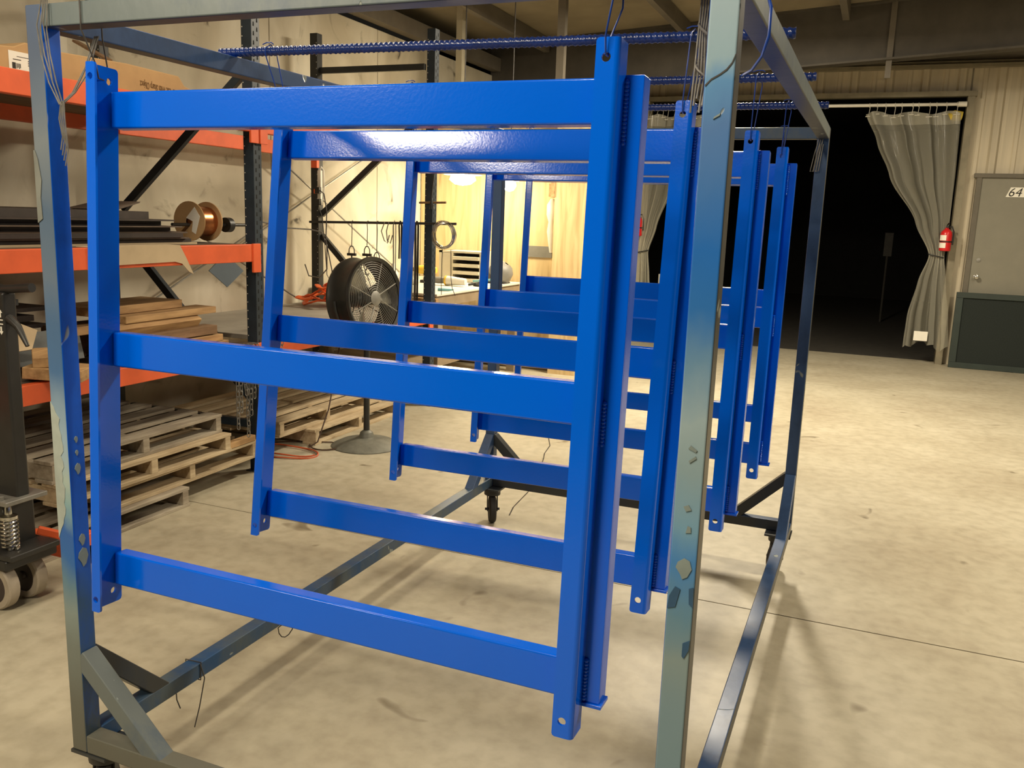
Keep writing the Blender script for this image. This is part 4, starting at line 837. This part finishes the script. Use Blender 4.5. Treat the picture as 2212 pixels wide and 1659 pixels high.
m.top('wire_coil', 'chrome', 'coil of silver wire hanging on the end of the black rod', 'wire coil', smooth=1.0)
m = MB().tube([(-1.42, 5.10, 1.37), (-1.41, 5.09, 1.15), (-1.40, 5.10, 1.05), (-1.37, 5.1, 0.99)], 0.003, 5).tube([(-1.50, 5.10, 1.37), (-1.505, 5.1, 1.1), (-1.50, 5.1, 0.99)], 0.003, 5)
m.top('loose_wire', 'wire_dark', 'two thin wires dangling under the silver wire coil to the bench', 'wire', smooth=1.0)
# power strip on the black upright
ps = thing('power_strip', (-2.69, 5.06, 1.70), 'white power strip with black plugs on the black upright', 'power strip')
MB().box(-2.70, -2.665, 5.035, 5.065, 1.70, 2.0).build('strip', 'paper_white', ps, bevel=0.006)
for z0 in (1.70, 1.80): MB().box(-2.70, -2.655, 4.995, 5.035, z0, z0 + 0.055).build('plug', 'black_plastic', ps, bevel=0.004)
MB().box(-2.735, -2.705, 5.03, 5.06, 1.80, 1.84).build('plug', 'strap_orange', ps, bevel=0.004)
MB().tube([(-2.68, 5.05, 2.0), (-2.66, 5.04, 2.03), (-2.635, 5.04, 2.0), (-2.63, 5.04, 1.86), (-2.64, 5.04, 1.75)], 0.005, 6).build('cable', 'paper_white', ps, smooth=0.9)
MB().tube([(-2.66, 5.01, 1.83), (-2.62, 5.02, 1.80), (-2.60, 5.03, 1.65), (-2.61, 5.03, 1.40), (-2.55, 5.03, 1.15), (-2.52, 5.03, 0.95), (-2.46, 5.0, 0.89)], 0.005, 6).build('cable', 'wire_dark', ps, smooth=0.9)
MB().tube([(-2.68, 5.01, 1.72), (-2.64, 5.02, 1.6), (-2.62, 5.03, 1.35), (-2.60, 5.03, 1.10), (-2.56, 5.03, 1.04), (-2.53, 5.03, 1.09)], 0.004, 6).build('cable', 'wire_dark', ps, smooth=0.9)
MB().tube([(-2.95, 4.5, 1.56), (-2.84, 4.75, 1.50), (-2.75, 5.0, 1.49), (-2.66, 5.04, 1.47), (-2.60, 5.03, 1.36), (-2.60, 5.03, 1.15), (-2.68, 5.03, 1.07), (-2.80, 5.04, 1.08), (-2.84, 5.04, 1.18)], 0.006, 6).top('grey_cable', 'wire_grey', 'grey cable looping around the black upright from the concrete wall', 'cable', smooth=0.9)

# ================================================================== WORKBENCH
wbn = thing('workbench', (-2.3, 6.3, 0), 'wooden workbench with a pale top under the bright lamps', 'workbench')
MB().box(-2.95, -1.645, 5.30, 7.27, 0.950, 0.970).build('bench_top', 'bench_top', wbn, bevel=0.003)
MB().box(-1.70, -1.66, 5.31, 7.26, 0.855, 0.949).build('apron', 'bench_edge', wbn); MB().box(-2.94, -1.70, 5.31, 5.35, 0.855, 0.949).build('apron', 'bench_edge', wbn)
for x in (-1.75, -2.90):
    for yy in (5.36, 7.18): MB().box(x, x + 0.09, yy, yy + 0.09, 0, 0.855).build('leg', 'bench_edge', wbn)
MB().box(-2.9, -1.7, 5.4, 7.2, 0.30, 0.325).build('lower_shelf', 'bench_edge', wbn)
MB().box(-2.9, -1.62, 5.235, 5.285, 0.895, 0.935).top('bench_rail', 'lumber', 'pale wooden strip at the near end of the workbench', 'board', bevel=0.004)
cb = thing('drawer_cabinet', (-2.15, 6.95, 0.971), 'small cream parts cabinet with open drawers on the workbench', 'cabinet')
MB().box(-2.40, -2.36, 6.80, 7.15, 0.971, 1.29).build('side_panel', 'cabinet_tan', cb); MB().box(-2.36, -1.93, 7.12, 7.15, 0.971, 1.29).build('back_panel', 'cabinet_tan', cb)
MB().box(-2.40, -1.90, 6.80, 7.15, 1.27, 1.29).build('top_panel', 'cabinet_tan', cb); MB().box(-1.93, -1.90, 6.80, 7.15, 0.971, 1.27).build('side_panel', 'cabinet_tan', cb)
MB().box(-2.25, -2.235, 6.80, 7.12, 0.971, 1.27).build('divider', 'cabinet_tan', cb)
for k in range(4): MB().box(-2.235, -1.93, 6.78, 7.11, 0.975 + 0.075 * k, 1.010 + 0.075 * k).build('drawer', 'cabinet_tan', cb, bevel=0.003)
MB().box(-2.358, -2.252, 6.80, 7.1, 0.975, 1.268).build('drawer', 'cabinet_tan', cb, bevel=0.004)
def lump(name, pts, r, mt, label, cat): return MB().tube(pts, r, 10).top(name, mt, label, cat, smooth=1.0)
d_ = thing('cordless_drill', (-2.36, 6.45, 0.971), 'yellow and black cordless drill lying on the workbench', 'drill')
MB().tube([(-2.48, 6.4, 1.10), (-2.42, 6.42, 1.10), (-2.30, 6.45, 1.10), (-2.25, 6.46, 1.10)], [0.025, 0.045, 0.05, 0.03], 12).build('body', 'tool_yellow', d_, smooth=1.0)
MB().cyl((-2.56, 6.38, 1.10), (-2.48, 6.40, 1.10), 0.02, 10).build('chuck', 'tool_black', d_, smooth=0.8); MB().beam((-2.36, 6.43, 1.08), (-2.34, 6.43, 0.99), 0.04, 0.05, up=(0, 1, 0)).build('grip', 'tool_black', d_, bevel=0.006); MB().box(-2.40, -2.30, 6.38, 6.48, 0.971, 1.0).build('battery', 'tool_black', d_, bevel=0.004)
g_ = thing('angle_grinder', (-2.1, 6.2, 0.971), 'grey angle grinder with yellow collar lying on the workbench', 'grinder')
MB().tube([(-2.28, 6.25, 1.02), (-2.12, 6.25, 1.02), (-2.02, 6.25, 1.02)], [0.025, 0.034, 0.03], 12).build('body', 'tool_grey', g_, smooth=1.0); MB().tube([(-2.02, 6.25, 1.02), (-1.98, 6.25, 1.02), (-1.82, 6.25, 1.018)], [0.048, 0.045, 0.032], 12).build('collar', 'tool_white', g_, smooth=1.0); MB().cyl((-2.04, 6.25, 1.02), (-2.02, 6.25, 1.02), 0.049, 14).build('ring', 'tool_yellow', g_, smooth=0.7)
lump('white_rag', [(-2.50, 6.05, 0.995), (-2.42, 6.08, 1.02), (-2.36, 6.1, 1.01), (-2.28, 6.12, 0.99)], [0.02, 0.05, 0.045, 0.02], 'tool_white', 'crumpled white rag on the workbench beside the drill', 'rag')
lump('white_bottle', [(-2.33, 5.72, 0.971), (-2.33, 5.72, 1.10), (-2.33, 5.72, 1.14), (-2.33, 5.72, 1.19)], [0.05, 0.05, 0.02, 0.018], 'tool_white', 'white plastic bottle on the workbench behind the second upright', 'bottle')
lump('yellow_bottle', [(-1.98, 5.37, 0.971), (-1.98, 5.37, 1.05), (-1.98, 5.37, 1.08), (-1.98, 5.37, 1.11)], [0.04, 0.04, 0.014, 0.012], 'tool_yellow', 'yellow bottle on the near end of the workbench left of the upright', 'bottle')
lump('cut_off_knife', [(-1.80, 5.62, 0.985), (-1.70, 5.64, 0.985), (-1.60 - 0.06, 5.66, 0.988)], [0.014, 0.012, 0.005], 'tool_teal', 'dark teal knife on the near edge of the workbench', 'knife')
hl = thing('welding_helmet', (-1.85, 6.95, 0.971), 'grey welding helmet tipped over on the far end of the workbench', 'helmet')
MB().lathe([(0.02, 0.13), (0.08, 0.115), (0.12, 0.07), (0.13, 0.0), (0.125, -0.04)], (-1.77, 6.98, 1.07), Matrix.Rotation(0.6, 3, 'Y'), 20, caps=False).build('shell', 'tool_grey', hl, smooth=0.9); MB().lathe([(0.10, 0.0), (0.105, -0.03), (0.06, -0.04)], (-1.77, 6.98, 1.06), Matrix.Rotation(0.6, 3, 'Y'), 18).build('headband', 'tool_black', hl, smooth=0.9); MB().box(-1.88, -1.68, 6.88, 7.05, 0.971, 0.985).build('visor', 'tool_black', hl, bevel=0.004)
MB().obox((-1.80, 6.62, 1.015), (0.22, 0.05, 0.022), Matrix.Rotation(-0.12, 3, 'Y')).top('file_tool', 'tool_teal', 'light blue handled tool in front of the grey helmet', 'tool', bevel=0.006)
MB().tube([(-1.84, 6.35, 0.985), (-1.76, 6.40, 1.0), (-1.68, 6.44, 1.03)], 0.013, 8).tube([(-1.80, 6.40, 0.985), (-1.72, 6.36, 0.985)], 0.016, 8).top('pliers', 'tool_black', 'black pliers on the workbench edge before the grey helmet', 'pliers', smooth=0.9)
# bench lamps
def lamp(name, c, r, label):
    L = thing(name, (c[0], c[1], c[2] - 0.06), label, 'lamp', 'bright lamps over the workbench')
    c = Vector(c)
    MB().lathe([(0.02, 0.10), (0.04, 0.095), (r * 0.7, 0.065), (r, 0.035), (r * 0.97, 0.033), (r * 0.66, 0.058), (0.03, 0.085)], c, Matrix.Rotation(0.0, 3, 'X'), 24, caps=False).build('reflector', 'tool_white', L, smooth=0.8)
    MB().lathe([(0.005, -0.07), (r * 0.40, -0.058), (r * 0.68, -0.015), (r * 0.6, 0.03), (0.02, 0.06)], c, Matrix.Rotation(0.0, 3, 'X'), 20).build('bulb', 'bulb_glow', L, smooth=1.0)
    MB().cyl(c + Vector((0, 0, 0.12)), (c.x, c.y, 4.0 + 0.06 * c.x - 0.01), 0.006, 6).build('cord', 'wire_dark', L)
    return L
lamp('clamp_lamp', (-2.12, 6.75, 2.03), 0.20, 'larger glaring lamp hanging over the workbench, left of the two')
lamp('clamp_lamp', (-1.66, 6.90, 1.985), 0.10, 'smaller glaring lamp hanging over the workbench, right of the two')
lump('black_cable', [(-1.60, 5.14, 2.2), (-1.605, 5.13, 2.0), (-1.62, 5.12, 1.8), (-1.615, 5.12, 1.70)], [0.006, 0.006, 0.006, 0.022], 'black_plastic', 'black cable with a weight hanging along the second upright', 'cable')
# hung on the plywood
MB().tube([(-1.37, 7.40, 1.86), (-1.37, 7.38, 1.80), (-1.365, 7.38, 1.70), (-1.37, 7.39, 1.62), (-1.365, 7.38, 1.52), (-1.36, 7.39, 1.38), (-1.36, 7.40, 1.30)], [0.02, 0.05, 0.055, 0.03, 0.045, 0.03, 0.02], 12).top('white_bag', 'tool_white', 'white plastic bag hanging on the plywood by the panel edge', 'bag', smooth=1.0)
MB().box(-1.40, -1.33, 7.36, 7.44, 1.885, 2.02).top('wood_bracket', 'lumber', 'wooden bracket on the plywood holding the white bag', 'bracket')
MB().box(-1.66, -1.36, 7.42, 7.44, 1.24, 1.36).top('grey_plate', 'tool_grey', 'grey plate fixed to the plywood below the white bag', 'plate')

# ================================================================== CURTAINS
def lerp(a, b, t): return a + (b - a) * t
def curtain(top, key, label, mir, seed):
    """key rows: (z, x0, x1, fold amplitude)"""
    c = thing('plastic_curtain', ((key[-1][1] + key[-1][2]) / 2, 10.70, key[-1][0]), label, 'curtain', 'clear plastic curtains in the wide opening')
    NX, NZ = 72, 60; v = []; f = []; zt0, zb0 = key[0][0], key[-1][0]; rn = random.Random(seed); ph = [rn.uniform(0, 6) for _ in range(6)]
    for j in range(NZ + 1):
        z = lerp(zt0, zb0, j / NZ); k = 0
        while k < len(key) - 2 and z < key[k + 1][0]: k += 1
        a, b = key[k], key[k + 1]; t = (a[0] - z) / (a[0] - b[0]); t2 = t * t * (3 - 2 * t) if True else t
        x0, x1, am = (lerp(a[q], b[q], lerp(t, t2, 0.5)) for q in (1, 2, 3))
        for i in range(NX + 1):
            s_ = i / NX; w_ = math.sin(s_ * 2 * PI * 3.2 + ph[0] + 0.9 * math.sin(s_ * 5 + ph[1])) + 0.35 * math.sin(s_ * 2 * PI * 7 + ph[2] + z * 0.8)
            zz_ = z + (0.02 * math.sin(s_ * 17 + ph[3]) if j == 0 else 0) + ((0.05 * math.sin(s_ * 8 + ph[4]) + 0.03 * math.sin(s_ * 21)) if j == NZ else 0)
            v.append((lerp(x0, x1, s_) + 0.012 * math.cos(s_ * 40 + ph[5]), 10.675 + am * w_, zz_))
    for j in range(NZ):
        for i in range(NX): q = j * (NX + 1) + i; f.append((q, q + 1, q + NX + 2, q + NX + 1))
    MB().add(v, f).build('sheet', 'clear_plastic', c, smooth=1.5)
    f2 = [(j * (NX + 1) + i, j * (NX + 1) + i + 1, (j + 1) * (NX + 1) + i + 1, (j + 1) * (NX + 1) + i) for j in range(3) for i in range(NX)]
    hm = MB().add([(x, y - 0.004, z) for x, y, z in v[:(NX + 1) * 4]], f2).build('top_hem', 'clear_hem', c, smooth=1.5)
    for k in range(11):
        i = int((k + 0.4) / 11 * NX); x, y, z = v[i]; y2 = 10.72
        MB().tube([(x, y2 - 0.02, ROD_Z), (x + 0.004, y2 - 0.02, ROD_Z - 0.02), (x + 0.008, y2 - 0.015, ROD_Z - 0.03), (x, y - 0.008, z - 0.035)], 0.0035, 4).tube([(x, y2 + 0.024 * math.cos(t) , ROD_Z + 0.026 * math.sin(t)) for t in [2 * PI * q / 10 for q in range(10)]], 0.0035, 4, closed=True).tube([(x - 0.035, y - 0.010, z - 0.038), (x + 0.035, y - 0.010, z - 0.034)], 0.005, 4).build('curtain_hook', 'rod_white', c)
    k = [q for q in key if q[3] < 0.02][0]; xm = (k[1] + k[2]) / 2; hw = (k[2] - k[1]) / 2 + 0.008
    MB().tube([(xm + hw * math.cos(t), 10.675 + 0.034 * math.sin(t), k[0] - mir * 0.02 * math.cos(t)) for t in [2 * PI * q / 20 for q in range(20)]], 0.007, 6, closed=True).build('tie_band', 'black_plastic', c, smooth=1.0)
    return c
ROD_Z = 3.19
MB().cyl((-1.21, 10.72, ROD_Z), (2.69, 10.72, ROD_Z), 0.020, 14).cyl((2.60, 10.72, ROD_Z), (2.695, 10.72, ROD_Z), 0.032, 14).top('curtain_rod', 'rod_white', 'white curtain rod across the wide dark opening', 'rod', smooth=0.8)
cr = curtain(0, [(3.09, 1.56, 2.64, 0.045), (2.75, 1.72, 2.65, 0.05), (2.33, 1.91, 2.66, 0.05), (1.77, 2.27, 2.66, 0.035), (1.365, 2.475, 2.645, 0.012), (1.05, 2.38, 2.70, 0.03), (0.6, 2.30, 2.78, 0.045), (0.24, 2.29, 2.82, 0.05)], 'clear plastic curtain tied back at the right side of the opening beside the door', 1, 5)
MB().box(2.41, 2.57, 10.600, 10.602, 0.30, 0.42).build('curtain_label', 'paper_white', cr)
curtain(0, [(3.09, -1.20, -0.35, 0.045), (2.75, -1.20, -0.45, 0.05), (2.17, -1.20, -0.80, 0.04), (1.6, -1.22, -1.0, 0.03), (1.25, -1.25, -1.10, 0.012), (0.9, -1.26, -1.06, 0.03), (0.25, -1.28, -0.95, 0.045)], 'clear plastic curtain tied back at the left side of the opening by the cream column', -1, 9)
MB().tube([(2.52, 10.70, 3.03), (2.58, 10.70, 3.06), (2.66, 10.70, 3.05)], [0.055, 0.06, 0.05], 12).top('foam_roll', 'foam_yellow', 'yellow foam roll tucked at the top right corner of the opening', 'foam', smooth=0.8)
def extinguisher(x, y, z, label):
    e = thing('fire_extinguisher', (x, y, z), label, 'fire extinguisher', 'red fire extinguishers beside the opening')
    MB().lathe([(0.05, 0.0), (0.066, 0.008), (0.068, 0.20), (0.060, 0.235), (0.035, 0.262), (0.022, 0.27), (0.022, 0.285)], (x, y, z), None, 24).build('cylinder', 'red_paint', e, smooth=0.7)
    for za, zb_ in ((0.130, 0.195), (0.040, 0.102)):
        v = [(x + 0.0688 * math.cos(t), y + 0.0688 * math.sin(t), z + q) for t in [PI * 1.08 + PI * 0.42 * k / 8 for k in range(9)] for q in (za, zb_)]
        MB().add(v, [(2 * k, 2 * k + 2, 2 * k + 3, 2 * k + 1) for k in range(8)]).build('label_patch', 'paper_white', e, smooth=0.7)
    MB().lathe([(0.067, 0.108), (0.0715, 0.110), (0.0715, 0.122), (0.067, 0.124)], (x, y, z), None, 24, caps=False).build('strap', 'black_plastic', e, smooth=0.7)
    MB().box(x - 0.012, x + 0.012, y - 0.05, y + 0.02, z + 0.285, z + 0.31).beam((x, y, z + 0.315), (x + 0.01, y - 0.09, z + 0.345), 0.014, 0.006).build('valve', 'black_plastic', e)
    MB().tube([(x + 0.01, y, z + 0.29), (x + 0.055, y, z + 0.30), (x + 0.078, y, z + 0.24), (x + 0.080, y, z + 0.08)], 0.009, 8).build('hose', 'black_plastic', e, smooth=0.9)
    MB().box(x + 0.012, x + 0.05, y + 0.060, 10.74, z + 0.02, z + 0.20).build('wall_bracket', 'black_steel', e)
extinguisher(2.64, 10.585, 1.43, 'red fire extinguisher on the right of the opening behind the tied curtain')
extinguisher(-1.265, 10.655, 1.46, 'red fire extinguisher on the cream column left of the opening')
gp = thing('screen_panel', (3.6, 10.6, 0), 'dark green framed panel leaning against the wall under the door knob', 'panel', rot=(0.06, 0, 0), local=True)
gp.location = (3.62, 10.58, 0.0); gp.rotation_euler = (-0.06, 0, 0)
for b_ in ((-0.78, 0.78, -0.02, 0.02, 0, 0.07), (-0.78, 0.78, -0.02, 0.02, 0.87, 0.94), (-0.78, -0.70, -0.02, 0.02, 0.07, 0.87), (0.70, 0.78, -0.02, 0.02, 0.07, 0.87)):
    MB().box(*b_).build('frame_bar', 'green_panel', gp, bevel=0.004)
MB().box(-0.70, 0.70, 0.0, 0.010, 0.07, 0.87).build('mesh_sheet', 'green_mesh', gp)
# things beyond the opening
MB().box(-0.55, -0.20, 12.4, 12.8, 0, 0.62).top('carton', 'sheet_dark', 'dark crate in the shadow beyond the left curtain', 'box', bevel=0.01)
cw = MB().box(-1.28, -0.88, 12.2, 12.6, 0.66, 0.86).top('white_carton', 'tool_white', 'white carton on a dark crate beyond the left curtain', 'box', bevel=0.006)
MB().box(-1.45, -0.75, 12.15, 12.7, 0, 0.655).top('carton', 'sheet_dark', 'long dark crate under the white carton beyond the left curtain', 'box', bevel=0.01)
MB().box(1.98, 2.12, 15.90, 15.97, 1.2, 1.62).cyl((2.05, 15.93, 0), (2.05, 15.93, 1.2), 0.02, 8).top('switch_box', 'trim_dark', 'grey box on a post barely visible in the dark room', 'box')
